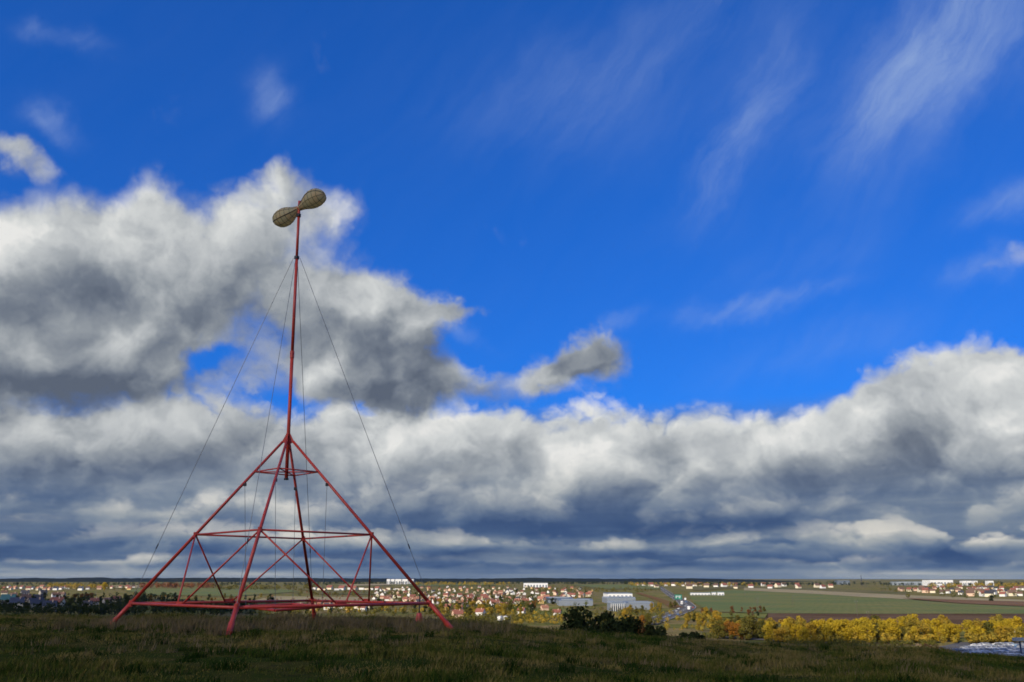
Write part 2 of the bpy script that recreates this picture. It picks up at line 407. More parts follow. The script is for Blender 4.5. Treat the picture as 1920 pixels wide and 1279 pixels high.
def ground(px, py):
    """where the line of sight through a photo pixel meets the plain"""
    d = ray(px, py); d = d / d.y
    lo, hi = 200.0, 12000.0
    f = lambda y: EYE + d.z * y - float(plain_z(0, y))
    if f(hi) > 0: y = hi
    else:
        for _ in range(50):
            mid = (lo + hi) / 2
            if f(mid) > 0: lo = mid
            else: hi = mid
        y = lo
    return Vector((d.x * y, y, float(plain_z(0, y))))
def at(px, py, y): d = ray(px, py); d = d / d.y; return Vector((d.x * y, y, EYE + d.z * y))

def ground_material():
    m, nb = new_mat('ground_cover')
    p = geo_pos(nb)
    sp = nb.node('ShaderNodeSeparateXYZ'); nb.put(sp.inputs[0], p)
    r = nb.v('LENGTH', nb.xyz(sp.outputs[0], sp.outputs[1], 0.0))
    a = nb.noise(p, 0.5, 6, 0.6); b = nb.noise(p, 3.5, 6, 0.65); c = nb.noise(p, 0.007, 7, 0.65); e = nb.noise(p, 0.03, 5, 0.6)
    near = nb.mix(nb.smooth(a, 0.4, 0.62), (0.036, 0.050, 0.010, 1), (0.074, 0.064, 0.018, 1))
    near = nb.mix(nb.smooth(b, 0.5, 0.75), near, (0.030, 0.026, 0.014, 1))
    far = nb.ramp(c, [(0.34, (0.080, 0.100, 0.032)), (0.45, (0.23, 0.175, 0.085)), (0.52, (0.115, 0.125, 0.040)), (0.58, (0.20, 0.18, 0.06)), (0.66, (0.29, 0.20, 0.11))])
    far = nb.mix(nb.smooth(e, 0.48, 0.7, 0.0, 0.6), far, (0.075, 0.075, 0.028, 1))
    col = nb.mix(nb.smooth(r, 90.0, 200.0), near, far)
    return finish(m, nb, principled(nb, col, 1.0, 0, 0.0, bump(nb, b, 0.05)))

def build_ground():
    nt, rad = 420, []
    r = 1.5
    while r < 60: rad.append(r); r += 0.55 if r > 10 else 1.5
    while r < 14000: rad.append(r); r *= 1.035
    rad = np.array(rad + [14000.0])
    fr = np.linspace(-R(42), R(42), 300); bk = np.linspace(R(42), 2 * math.pi - R(42), 90)[1:-1]
    th = np.concatenate([fr, bk]); n = len(th)
    X = rad[:, None] * np.sin(th)[None]; Y = rad[:, None] * np.cos(th)[None]
    Z = height(X.ravel(), Y.ravel()).reshape(X.shape)
    V = np.stack([X, Y, Z], -1).reshape(-1, 3)
    V = np.vstack([[0, 0, h1(0.0, 0.0)], V])
    i = np.arange(len(rad) - 1)[:, None] * n + 1; j = np.arange(n)[None]; j2 = (j + 1) % n
    F = np.stack([i + j, i + n + j, i + n + j2, i + j2], -1).reshape(-1, 4)
    F = F[:, ::-1]
    me = bpy.data.meshes.new('ground')
    faces = [tuple(f) for f in F.tolist()] + [(0, int(1 + k), int(1 + (k + 1) % n)) for k in range(n)]
    me.from_pydata(V.tolist(), [], faces); me.materials.append(ground_material())
    me.polygons.foreach_set('use_smooth', [True] * len(me.polygons)); me.update()
    bm = bmesh.new(); bm.from_mesh(me); bmesh.ops.recalc_face_normals(bm, faces=bm.faces)
    if sum(f.normal.z for f in list(bm.faces)[:50]) < 0: bmesh.ops.reverse_faces(bm, faces=bm.faces)
    bm.to_mesh(me); bm.free()
    o = link('ground', me); o['kind'] = 'structure'
build_ground()

# ---- fields: sheets just above the plain
def field_mat(name, c1, c2, s=0.02, stripe=None):
    m, nb = new_mat(name); p = geo_pos(nb)
    n = nb.noise(p, s, 6, 0.6); n2 = nb.noise(p, s * 12, 4, 0.6)
    f = nb.m('ADD', nb.smooth(n, 0.35, 0.65), nb.m('MULTIPLY', nb.m('SUBTRACT', n2, 0.5), 0.5), clamp=True)
    col = nb.mix(f, (*c1, 1), (*c2, 1))
    if stripe:
        w = nb.node('ShaderNodeTexWave'); mp = nb.node('ShaderNodeMapping'); nb.put(mp.inputs[0], p)
        mp.inputs['Rotation'].default_value = (0, 0, R(stripe)); nb.put(w.inputs['Vector'], mp.outputs[0])
        w.inputs['Scale'].default_value = 0.035; w.inputs['Distortion'].default_value = 3.0
        col = nb.mix(nb.m('MULTIPLY', w.outputs['Fac'], 0.15), col, (*[x * 0.6 for x in c1], 1))
    return finish(m, nb, principled(nb, col, 1.0, 0, 0.0))
FIELD = {
    'green': field_mat('field_green', (0.125, 0.165, 0.072), (0.185, 0.180, 0.076), 0.006, 20),
    'lime': field_mat('field_lime', (0.13, 0.17, 0.045), (0.18, 0.17, 0.06), 0.02),
    'tan': field_mat('field_tan', (0.34, 0.29, 0.17), (0.27, 0.225, 0.14), 0.01),
    'plough': field_mat('field_plough', (0.095, 0.060, 0.040), (0.15, 0.10, 0.068), 0.01, 80),
    'brown': field_mat('field_brown', (0.16, 0.095, 0.06), (0.20, 0.125, 0.08), 0.01),
    'olive': field_mat('field_olive', (0.11, 0.115, 0.05), (0.17, 0.145, 0.075), 0.008),
}
def field(name, kind, poly, lift=0.3):
    pts = [ground(*p) for p in poly]
    bm = bmesh.new(); f = bm.faces.new([bm.verts.new((p.x, p.y, 0)) for p in pts])
    ys = [p.y for p in pts]; y = math.ceil(min(ys) / 150) * 150
    while y < max(ys):
        bmesh.ops.bisect_plane(bm, geom=bm.verts[:] + bm.edges[:] + bm.faces[:], plane_co=(0, y, 0), plane_no=(0, 1, 0)); y += 150
    bmesh.ops.triangulate(bm, faces=bm.faces)
    for v in bm.verts: v.co.z = float(plain_z(v.co.x, v.co.y)) + lift + v.co.y * 0.0004
    bmesh.ops.recalc_face_normals(bm, faces=bm.faces)
    if sum(q.normal.z for q in bm.faces) < 0: bmesh.ops.reverse_faces(bm, faces=bm.faces)
    me = bpy.data.meshes.new(name); bm.to_mesh(me); bm.free(); me.materials.append(FIELD[kind])
    o = link(name, me); o['kind'] = 'structure'; return o
field('green_field', 'green', [(1290, 1113), (1375, 1107), (1540, 1115.5), (1700, 1125), (1800, 1133), (1925, 1139), (2050, 1142), (2050, 1152), (1600, 1152), (1440, 1151), (1330, 1148), (1300, 1130)])
field('stubble_field', 'tan', [(1395, 1103), (1540, 1109), (1720, 1118), (1920, 1126), (2050, 1130), (2050, 1134), (1700, 1125), (1540, 1115.5), (1395, 1108)], 0.6)
field('brown_field', 'brown', [(1690, 1123), (1920, 1130), (2050, 1133.5), (2050, 1142), (1925, 1139), (1800, 1133)], 0.9)
field('ploughed_field', 'plough', [(1440, 1151.2), (1600, 1152.3), (2050, 1152.3), (2050, 1184), (1600, 1178), (1430, 1166)])
field('meadow_edge', 'olive', [(1300, 1100), (1540, 1103.5), (1700, 1111), (1700, 1117), (1540, 1108.6), (1395, 1102.6), (1300, 1108)], 0.2)
field('green_field', 'green', [(240, 1104.5), (520, 1104.5), (562, 1110), (500, 1114.5), (440, 1119), (300, 1117), (235, 1109)])
field('stubble_field', 'tan', [(190, 1099), (262, 1098), (268, 1103), (190, 1103.6)])
field('meadow', 'olive', [(565, 1106), (700, 1107), (770, 1111), (700, 1116), (600, 1115)])
field('stubble_field', 'tan', [(510, 1119), (690, 1121), (790, 1129), (560, 1131), (480, 1126)])
field('stubble_field', 'tan', [(630, 1097.2), (722, 1095.2), (735, 1098), (650, 1099.5)])
field('green_field', 'green', [(765, 1095.6), (905, 1095.0), (935, 1098.6), (760, 1100)])
field('green_field', 'green', [(1070, 1096.8), (1232, 1096.6), (1240, 1105.5), (1130, 1104.8)])
field('meadow', 'lime', [(962, 1143), (1052, 1139), (1064, 1150), (1012, 1168), (980, 1162)])
field('meadow', 'lime', [(1300, 1150), (1440, 1152), (1440, 1160), (1320, 1158)])

# ---- far hills under forest
def build_hills():
    m, nb = new_mat('hill_forest'); p = geo_pos(nb)
    n = nb.noise(p, 0.004, 6, 0.65)
    c = nb.ramp(n, [(0.35, (0.012, 0.018, 0.018)), (0.55, (0.020, 0.026, 0.020)), (0.7, (0.036, 0.032, 0.020))])
    mat = finish(m, nb, principled(nb, c, 1.0, 0, 0.0))
    tops = [(-600, 1086), (0, 1085.5), (60, 1083.5), (110, 1084.5), (190, 1082.5), (215, 1084.5), (300, 1084), (480, 1083.5), (620, 1084.5), (760, 1085), (900, 1085),
            (1000, 1083.5), (1150, 1085.5), (1300, 1084.5), (1400, 1087), (1500, 1090), (1650, 1091), (1900, 1091), (2500, 1088)]
    xs = [(a - 960) / 1759 for a, _ in tops]; zs = [slope_of(b) for _, b in tops]
    yrow = [6600, 7000, 7300, 7600, 7900, 8200, 8600, 9400]
    prof = [0, 0.25, 0.55, 0.78, 0.94, 1.0, 0.93, 0.4]
    t = np.linspace(-1.1, 1.1, 900); V = []
    for y, k in zip(yrow, prof):
        top = EYE + np.interp(t, xs, zs) * 8200
        base = plain_z(0, y) - 1.5
        bumpy = (vnoise(t * 8200, np.full_like(t, y), 60, 5) + vnoise(t * 8200, np.full_like(t, y), 22, 6) * 0.6) * 5.0 * min(k * 2, 1)
        V.append(np.stack([t * y, np.full_like(t, y), base + (top - base) * k + bumpy], -1))
    n = len(t); V = np.concatenate(V)
    i = np.arange(len(yrow) - 1)[:, None] * n; j = np.arange(n - 1)[None]
    F = np.stack([i + j, i + j + 1, i + n + j + 1, i + n + j], -1).reshape(-1)
    o = link('hills', big_mesh('hills', V, F, 4, mat)); o['kind'] = 'structure'
build_hills()

# ================================================================== red tripod mast with wind rotor
D = 34.0
TX, K, ZA = -0.2458, 0.8861, 0.1572
LX, LY = R(-0.9), R(-0.16)
def tp(z): return Vector(((TX + LX * z) * D, (1 + LY * z) * D, EYE + z * D))         # on the axis
DIRS = [Vector((0, -1, 0)), Vector((1, 0, 0)), Vector((0, 1, 0)), Vector((-1, 0, 0))]   # front, right, back, left
def corner(i, z): return tp(z) + DIRS[i % 4] * (K * (ZA - z) * D)
Z1, Z2, Z3 = 0.1172, 0.0498, -0.0217
def red_paint():
    m, nb = new_mat('red_paint'); p = geo_pos(nb)
    n = nb.noise(p, 2.2, 6, 0.65); n2 = nb.noise(p, 14.0, 5, 0.7)
    c = nb.mix(nb.smooth(n, 0.35, 0.7), (0.62, 0.060, 0.032, 1), (0.48, 0.044, 0.028, 1))
    c = nb.mix(nb.smooth(n2, 0.56, 0.74, 0, 0.75), c, (0.20, 0.040, 0.022, 1))
    return finish(m, nb, principled(nb, c, nb.m('MULTIPLY_ADD', n2, 0.3, 0.28), 0, 0.5))
RED = red_paint()
STEEL = paint('galvanised_wire', (0.16, 0.17, 0.18), 0.45, 0.1, 5, 0.6)
DARK = paint('dark_steel', (0.035, 0.03, 0.032), 0.5, 0.1, 5, 0.3)

def build_tower():
    base = tp(-0.045)
    T = thing('guyed_mast_tower', 'tall red steel mast on a four-legged pyramid frame standing in the grass', 'tower', base)
    P = lambda v: Vector(v) - base
    def part(mb, name, mat=RED, parent=T): return mb.build(name, mat, parent, smooth=False)
    def bar(name, a, b, r, parent=T, n=12):
        o = MB().tube(P(a), P(b), r, r, n).build(name, RED, parent)
        me = o.data; me.polygons.foreach_set('use_smooth', [len(q.vertices) == 4 for q in me.polygons]); return o
    for i in range(4):
        zf = -0.035
        for _ in range(12):
            c = corner(i, zf); zf = (h1(c.x, c.y) - 0.12 - EYE) / D
        leg = MB().tube(P(corner(i, ZA - 0.0065)), P(corner(i, Z3)), 0.048, 0.062, 14).build('leg', RED, T)
        leg.data.polygons.foreach_set('use_smooth', [len(q.vertices) == 4 for q in leg.data.polygons])
        bar('foot_post', corner(i, Z3 + 0.003), corner(i, zf), 0.074)
        c = corner(i, zf + 0.012); u = (corner(i, 0) - corner(i, zf)).normalized()
        MB().tube(P(c - u * 0.30), P(c + u * 0.06), 0.092, 0.092, 12).build('foot_sleeve', RED, leg)
        hk = corner(i, 0.1065)
        MB().box(-0.05, 0.05, -0.05, 0.05, -0.16, -0.05).build('hook_plate', DARK, leg, P(hk))
        g = DIRS[i]                                       # gusset between mast and leg
        a, b, cc = P(tp(ZA + 0.005)), P(tp(ZA - 0.010)), P(corner(i, ZA - 0.0070))
        s = g.cross(Vector((0, 0, 1))) * 0.014
        pl = [a + g * 0.03, b + g * 0.03, cc + g * 0.0, cc + Vector((0, 0, 0.05))]
        MB().add([q + s for q in pl] + [q - s for q in pl], [(0, 1, 2, 3), (7, 6, 5, 4), (0, 4, 5, 1), (1, 5, 6, 2), (2, 6, 7, 3), (3, 7, 4, 0)]).build('gusset', RED, T)
    for i in range(4):
        bar('bottom_rail', corner(i, Z3), corner(i + 1, Z3), 0.048)
        bar('middle_rail', corner(i, Z2), corner(i + 1, Z2), 0.034)
        bar('upper_rail', corner(i, Z1), corner(i + 1, Z1), 0.024)
        bar('upper_spoke', corner(i, Z1), tp(Z1), 0.022)
        mid = (corner(i, Z3) + corner(i + 1, Z3)) / 2
        e = (corner(i + 1, Z3) - corner(i, Z3)).normalized() * 0.13
        bar('brace', corner(i, Z2), mid - e, 0.031); bar('brace', corner(i + 1, Z2), mid + e, 0.031)
        pl = MB().box(-0.2, 0.2, -0.012, 0.012, -0.02, 0.12).build('brace_plate', RED, T, P(mid))
        pl.rotation_euler = (0, 0, math.atan2(e.y, e.x))
        for z, s in ((Z2, 0.16), (Z3, 0.2)):
            c = corner(i, z); MB().tube(P(c - Vector((0, 0, s * .55))), P(c + Vector((0, 0, s * .55))), 0.075, 0.075, 10).build('joint_collar', RED, T)
    M1, M2, M3 = 0.2501, 0.3662, 0.4250
    bar('mast', tp(0.1095), tp(M1), 0.066, n=14); bar('mast', tp(M1), tp(M2), 0.060, n=14); bar('mast', tp(M2), tp(M3), 0.054, n=14)
    MB().tube(P(tp(0.1085)), P(tp(0.1105)), 0.085, 0.085, 14).build('mast_shoe', DARK, T)
    MB().tube(P(tp(M1 - 0.004)), P(tp(M1 + 0.004)), 0.082, 0.082, 14).build('mast_coupling', RED, T)
    MB().tube(P(tp(M2 - 0.001)), P(tp(M2 + 0.002)), 0.10, 0.10, 14).build('guy_collar', DARK, T)
    for i in range(4):
        a = tp(M2) + DIRS[i] * 0.13; b = corner(i, Z3) + Vector((0, 0, 0.06))
        w = MB().tube(P(a), P(b), 0.010, 0.010, 6).build('guy_wire', STEEL, T)
        t0 = a.lerp(b, 0.845); t1 = a.lerp(b, 0.858)
        MB().tube(P(t0), P(t1), 0.022, 0.022, 8).build('turnbuckle', DARK, w)
    # rotor
    hub = at(561, 391, 34.0 + LY * 0.42 * D); hub = Vector((tp(0.4285).x, tp(0.4285).y, hub.z))
    W = thing('wind_rotor', 'tan canvas two-lobed rotor with dark ribs on the mast top', 'rotor', hub)
    MB().tube((0, 0, -0.30), (0, 0, 0.32), 0.055, 0.055, 12).build('spindle', RED, W)
    MB().tube((0, 0, -0.36), (0, 0, -0.24), 0.09, 0.09, 12).build('bearing', DARK, W)
    m, nb = new_mat('rotor_canvas'); p = geo_pos(nb); n = nb.noise(p, 3.0, 5, 0.6)
    c = nb.mix(nb.smooth(n, 0.35, 0.65), (0.84, 0.66, 0.38, 1), (0.74, 0.68, 0.44, 1))
    dd = nb.node('ShaderNodeBsdfDiffuse'); nb.put(dd.inputs[0], c)
    tt = nb.node('ShaderNodeBsdfTranslucent'); nb.put(tt.inputs[0], c)
    xx = nb.node('ShaderNodeMixShader'); xx.inputs[0].default_value = 0.6; nb.put(xx.inputs[1], dd.outputs[0]); nb.put(xx.inputs[2], tt.outputs[0])
    canvas = finish(m, nb, xx.outputs[0])
    prof = [(0.02, 0.12), (0.14, 0.155), (0.28, 0.215), (0.42, 0.295), (0.56, 0.36), (0.70, 0.395), (0.84, 0.40), (0.98, 0.375), (1.10, 0.32), (1.20, 0.24), (1.27, 0.135), (1.30, 0.02)]
    def rad(s): return float(np.interp(s, [a for a, _ in prof], [b for _, b in prof]))
    ax0 = Vector((0.66, -0.32, 0.225)).normalized()
    for sgn in (1, -1):
        ax = ax0 * sgn
        side = ax.cross(Vector((0, 0, 1))).normalized(); up = side.cross(ax)
        def pt(s, a, k=1.0):
            return ax * s + side * (rad(s) * k * 0.92 * math.cos(a)) + up * (rad(s) * k * (1.0 if math.sin(a) > 0 else 0.88) * math.sin(a) - 0.05 * math.sin(min(s, 1.3) / 1.3 * math.pi) * (1 if sgn < 0 else -1))
        nA, mb = 28, MB()
        ss = np.linspace(0.02, 1.30, 30)
        vs = [pt(s, 2 * math.pi * k / nA) for s in ss for k in range(nA)]
        fs = [(i * nA + k, i * nA + (k + 1) % nA, (i + 1) * nA + (k + 1) % nA, (i + 1) * nA + k) for i in range(len(ss) - 1) for k in range(nA)]
        mb.add(vs, fs + [tuple(range((len(ss) - 1) * nA, len(ss) * nA))])
        lobe = mb.build('lobe', canvas, W, smooth=True)
        for s in (0.34, 0.53, 0.72, 0.91, 1.08):
            MB().path([pt(s, 2 * math.pi * k / 24, 1.006) for k in range(25)], 0.007).build('ring_rib', DARK, lobe)
        for k in range(8):
            MB().path([pt(s, 2 * math.pi * (k + .5) / 8, 1.012) for s in np.linspace(0.05, 1.295, 22)], 0.007 if k % 4 else 0.016).build('long_rib', DARK, lobe)
        MB().tube(ax * 0.0, ax * 0.16, 0.075, 0.075, 12).build('hub_arm', RED, W)
    # hanging swing frame
    cs = [at(516, 1144.5, D - 1.50), at(604, 1137.5, D), at(549, 1133, D + 1.5), at(461, 1137.5, D)]
    ctr = sum(cs, Vector()) / 4
    S = thing('swing_frame', 'low red square swing frame hung on thin cables inside the mast pyramid', 'swing', Vector((ctr.x, ctr.y, ctr.z)))
    for i in range(4):
        MB().tube(cs[i] - ctr, cs[(i + 1) % 4] - ctr, 0.05, 0.05, 12).build('swing_bar', RED, S)
        MB().tube(cs[i] - ctr, corner(i, 0.1065) - ctr - Vector((0, 0, 0.14)), 0.009, 0.009, 6).build('cable', STEEL, S)
    # small red marker beyond the right leg
    b = at(786, 1155, 41.0); b.z = h1(b.x, b.y)
    Q = thing('marker_post', 'small red cone-footed marker post behind the right leg of the mast', 'post', b)
    zt = at(786, 1109, 41.0).z - b.z
    MB().tube((0, 0, 0.42), (0, 0, zt), 0.03, 0.02, 10).build('rod', DARK, Q)
    MB().tube((0, 0, -0.05), (0, 0, 0.45), 0.22, 0.10, 14).build('cone_foot', RED, Q)
build_tower()

# ================================================================== grass on the hilltop
def grass_mat(name, stops, scale):
    m, nb = new_mat(name); p = geo_pos(nb)
    f = nb.m('ADD', nb.m('MULTIPLY', nb.noise(p, scale, 4, 0.6), 0.6), nb.m('MULTIPLY', nb.noise(p, 6.0, 3, 0.6), 0.4))
    c = nb.ramp(f, stops)
    d = nb.node('ShaderNodeBsdfDiffuse'); nb.put(d.inputs[0], c)
    t = nb.node('ShaderNodeBsdfTranslucent'); nb.put(t.inputs[0], c)
    x = nb.node('ShaderNodeMixShader'); x.inputs[0].default_value = 0.25
    nb.put(x.inputs[1], d.outputs[0]); nb.put(x.inputs[2], t.outputs[0])
    return finish(m, nb, x.outputs[0])
RS = np.random.RandomState(11)
def blades(x, y, h, w, lean):
    n = len(x); z = height(x, y) - 0.015
    a = RS.uniform(0, math.pi, n); dx, dy = np.cos(a) * w / 2, np.sin(a) * w / 2
    b = RS.uniform(0, 2 * math.pi, n); l = lean * h * RS.uniform(0.3, 1.0, n)
    wind = 0.12 * h
    base = np.stack([x, y, z], -1)
    o = np.stack([dx, dy, np.zeros(n)], -1)
    tip = base + np.stack([np.cos(b) * l + wind, np.sin(b) * l, h], -1)
    mid = base + np.stack([(np.cos(b) * l + wind) * 0.35, np.sin(b) * l * 0.35, h * 0.6], -1)
    V = np.stack([base - o, base + o, mid + o * 0.7, mid - o * 0.7, tip], 1).reshape(-1, 3)
    k = (np.arange(n) * 5)[:, None]
    F = np.concatenate([k + [0, 1, 2], k + [0, 2, 3], k + [3, 2, 4]], 1).reshape(-1)
    return V, F
def wedge(n, r0, r1, pw=1.0):
    r = r0 + (r1 - r0) * RS.uniform(0, 1, n) ** pw; t = RS.uniform(-R(36), R(36), n)
    return r * np.sin(t), r * np.cos(t)
def build_grass():
    gm = grass_mat('meadow_grass', [(0.36, (0.018, 0.044, 0.006)), (0.43, (0.056, 0.084, 0.012)), (0.50, (0.115, 0.108, 0.023)), (0.58, (0.25, 0.185, 0.060))], 0.30)
    x, y = wedge(330000, 12, 56, 0.9)
    dens = vnoise(x, y, 0.8, 8) * 1.1 + vnoise(x, y, 2.6, 9) * 0.9
    keep = RS.uniform(-0.9, 0.4, len(x)) < dens; x, y, dens = x[keep], y[keep], dens[keep]
    tall = np.clip(dens + 0.5, 0.1, 1.2)
    h = (0.035 + 0.17 * tall ** 2.0) * RS.uniform(0.5, 1.3, len(x))
    V, F = blades(x, y, h, RS.uniform(0.010, 0.024, len(x)) * (0.6 + np.hypot(x, y) / 40), 0.7)
    o = link('meadow_grass', big_mesh('meadow_grass', V, F, 3, gm)); o['kind'] = 'stuff'
    o['label'] = 'short dark green meadow grass covering the hilltop'; o['category'] = 'grass'
    dm = grass_mat('dry_grass', [(0.34, (0.085, 0.080, 0.028)), (0.48, (0.165, 0.125, 0.055)), (0.64, (0.30, 0.215, 0.115))], 0.5)
    G = ([], [], [])
    def clump(cx, cy, n, rad, h):
        a = RS.uniform(0, 2 * math.pi, n); q = rad * np.sqrt(RS.uniform(0, 1, n))
        G[0].append(cx + q * np.cos(a)); G[1].append(cy + q * np.sin(a)); G[2].append(h * RS.uniform(0.45, 1.15, n))
    c0 = tp(-0.04)
    for _ in range(330):                                    # rank growth inside and around the pyramid
        t, q = RS.uniform(0, 2 * math.pi), 7.2 * math.sqrt(RS.uniform())
        cx, cy = c0.x + q * math.cos(t) * 1.15, c0.y + 1.5 + q * math.sin(t) * 0.85
        clump(cx, cy, 45, 0.34, RS.uniform(0.18, 0.50) * (1.2 if RS.uniform() < 0.15 else 1.0))
    for i in range(4):                                      # longer growth left standing round the feet
        f = corner(i, -0.045)
        for _ in range(9): clump(f.x + RS.uniform(-.5, .5), f.y + RS.uniform(-.5, .5), 40, 0.22, RS.uniform(0.2, 0.45))
    for _ in range(520):
        cx, cy = wedge(1, 22, 52); clump(cx[0], cy[0], 24, 0.25, RS.uniform(0.10, 0.30))
    X, Y, H = map(np.concatenate, G)
    V, F = blades(X, Y, H, RS.uniform(0.010, 0.022, len(X)), 0.55)
    tm = grass_mat('green_tuft', [(0.36, (0.010, 0.026, 0.004)), (0.5, (0.022, 0.048, 0.008)), (0.62, (0.050, 0.066, 0.014))], 0.8)
    for g in G: g.clear()
    for _ in range(420):                                    # rank darker tufts, scattered
        cx, cy = wedge(1, 13, 46, 0.8); clump(cx[0], cy[0], 60, RS.uniform(0.14, 0.40), RS.uniform(0.10, 0.26))
    X, Y, H = map(np.concatenate, G)
    V2, F2 = blades(X, Y, H, RS.uniform(0.012, 0.024, len(X)), 0.8)
    o = link('grass_tufts', big_mesh('grass_tufts', V2, F2, 3, tm)); o['kind'] = 'stuff'
    o['label'] = 'darker rank grass tufts scattered over the meadow'; o['category'] = 'grass'
    o = link('dry_grass', big_mesh('dry_grass', V, F, 3, dm)); o['kind'] = 'stuff'
    o['label'] = 'tall brown dry grass tufts growing under the mast'; o['category'] = 'grass'
build_grass()

# ================================================================== trees
def crown_mesh(name, seed, mat, nleaf=520, leaf=0.055, wide=0.30, low=0.16, lobes=11, tall=1.0, conic=0.0):
    r = np.random.RandomState(seed)
    zc = low + (1 - low) * 0.5
    C, Q = [], []
    for k in range(lobes):
        z = low + (tall - low) * (0.12 + 0.76 * r.uniform()); t = (z - low) / (tall - low)
        env = math.sqrt(max(0.05, 1 - (2 * t - 0.95) ** 2)) * (1 - conic * t)
        a = r.uniform(0, 2 * math.pi); q = wide * env * 0.62 * math.sqrt(r.uniform(0.1, 1))
        C.append((q * math.cos(a), q * math.sin(a), z)); Q.append(wide * r.uniform(0.34, 0.56) * (0.55 + 0.45 * env))
    C = np.array(C); Q = np.array(Q)
    w = Q ** 2 / (Q ** 2).sum(); k = r.choice(lobes, nleaf, p=w)
    d = r.normal(size=(nleaf, 3)); d /= np.linalg.norm(d, axis=1)[:, None]
    rr = Q[k] * (0.62 + 0.45 * r.uniform(size=nleaf))
    P = C[k] + d * rr[:, None] * [1, 1, 0.95]
    P[:, 2] = np.clip(P[:, 2], low * 0.6, None)
    n = d + r.normal(scale=0.55, size=(nleaf, 3)); n /= np.linalg.norm(n, axis=1)[:, None]
    up = r.normal(size=(nleaf, 3)); a = np.cross(n, up); a /= np.linalg.norm(a, axis=1)[:, None]; b = np.cross(n, a)
    s = leaf * r.uniform(0.55, 1.25, nleaf)[:, None]
    V = np.stack([P - a * s, P - b * s * 0.75, P + a * s, P + b * s * 0.75], 1).reshape(-1, 3)
    return big_mesh(name, V, np.arange(nleaf * 4), 4, mat)
def trunk_mesh(name, seed, mat, top=0.7, r0=0.022):
    r = random.Random(seed); mb = MB()
    p = Vector((0, 0, -0.02)); rad = r0
    for k in range(4):
        q = Vector((r.uniform(-.015, .015) + p.x, r.uniform(-.015, .015) + p.y, (k + 1) * top / 4)); mb.tube(p, q, rad, rad * 0.74, 7, False)
        if k:
            for _ in range(2):
                a = r.uniform(0, 6.28); l = r.uniform(.10, .20)
                mb.tube(q, q + Vector((math.cos(a) * l, math.sin(a) * l, l * 0.9)), rad * 0.5, rad * 0.12, 5, False)
        p, rad = q, rad * 0.74
    me = bpy.data.meshes.new(name); me.from_pydata(mb.v, [], mb.f); me.materials.append(mat); me.update(); return me
BARK = paint('bark', (0.075, 0.058, 0.042), 0.9, 0.25, 2)
LEAF = {
    'yellow': foliage('leaf_yellow', (0.52, 0.36, 0.028), (0.40, 0.30, 0.030)),
    'gold': foliage('leaf_gold', (0.44, 0.28, 0.035), (0.28, 0.225, 0.04)),
    'orange': foliage('leaf_orange', (0.34, 0.15, 0.025), (0.22, 0.12, 0.03)),
    'rust': foliage('leaf_rust', (0.24, 0.095, 0.035), (0.17, 0.10, 0.04)),
    'olive': foliage('leaf_olive', (0.10, 0.10, 0.025), (0.16, 0.135, 0.03)),
    'dark': foliage('leaf_dark', (0.024, 0.036, 0.014), (0.040, 0.050, 0.018)),
    'mid': foliage('leaf_mid', (0.060, 0.085, 0.022), (0.09, 0.10, 0.025)),
}
TREES = {}
for nm in LEAF:
    TREES[nm] = [(crown_mesh('crown_' + nm, i * 7 + len(nm), LEAF[nm], 1700, 0.031, 0.29 + 0.05 * i, 0.05, 12 + 2 * i, 1.0, 0.15 * i),
                  trunk_mesh('trunk_' + nm, i + 3, BARK)) for i in range(3)]
LOOK = {'yellow': 'bright yellow autumn', 'gold': 'golden autumn', 'orange': 'orange autumn', 'rust': 'rust-coloured autumn', 'olive': 'olive-green', 'dark': 'dark green', 'mid': 'fresh green'}
COUNT = {}
def tree(kind, p, h, where, group, w=1.0, hh=None):
    t = 0.5 if hh is None else (h - hh[0]) / (hh[1] - hh[0])
    look = ('low ' if t < 0.25 else 'tall ' if t > 0.75 else '') + ('slim ' if w < 1.05 else 'broad ' if w > 1.2 else '')
    o = thing('broadleaf_tree', f'{look}{LOOK[kind]} tree {where}', 'tree', p, rng.uniform(0, 6.28), f'{look}{LOOK[kind]} {group}')
    cm, tm = TREES[kind][rng.randrange(3)]
    o.scale = (h * w, h * w, h)
    link('trunk', tm, o); link('crown', cm, o)
    COUNT['tree'] = COUNT.get('tree', 0) + 1
    return o
def scatter(n, x0, x1, y0, y1, sep, keep=None):
    out = []
    for _ in range(n * 12):
        if len(out) >= n: break
        x, y = rng.uniform(x0, x1), rng.uniform(y0, y1)
        if keep and not keep(x, y): continue
        if all(abs(x - a) > sep or abs(y - b) > sep * 0.45 for a, b in out): out.append((x, y))
    return sorted(out, key=lambda q: q[1])
def pick(w):
    t = rng.uniform(0, sum(w.values()))
    for k, v in w.items():
        t -= v
        if t <= 0: return k
    return k
# the yellow row
for line, base, step, x_from, hh, mixr, mixl in (('front', 1206, (13, 21), 1442, (7.0, 11.4), {'yellow': 8, 'gold': 3, 'olive': 1}, {}), ('middle', 1199, (12, 19), 1350, (9.0, 12.2), {'yellow': 7, 'gold': 3}, {'gold': 3, 'olive': 4, 'orange': 1}),
                                        ('back', 1192, (15, 23), 1335, (8.0, 11.5), {'yellow': 4, 'gold': 4, 'olive': 1}, {'gold': 4, 'olive': 5, 'orange': 1})):
    x = x_from
    while x < 1914:
        if not 1800 < x < 1815:
            low = 0.80 if abs(x - 1807) < 26 else 1.0
            tree(pick(mixr if x > 1440 or not mixl else mixl), ground(x, base + rng.uniform(-2, 2)), rng.uniform(*hh) * low, f'in the {line} line below the ploughed field', f'trees in the {line} line below the ploughed field', rng.uniform(0.95, 1.4), hh)
        x += rng.uniform(*step)
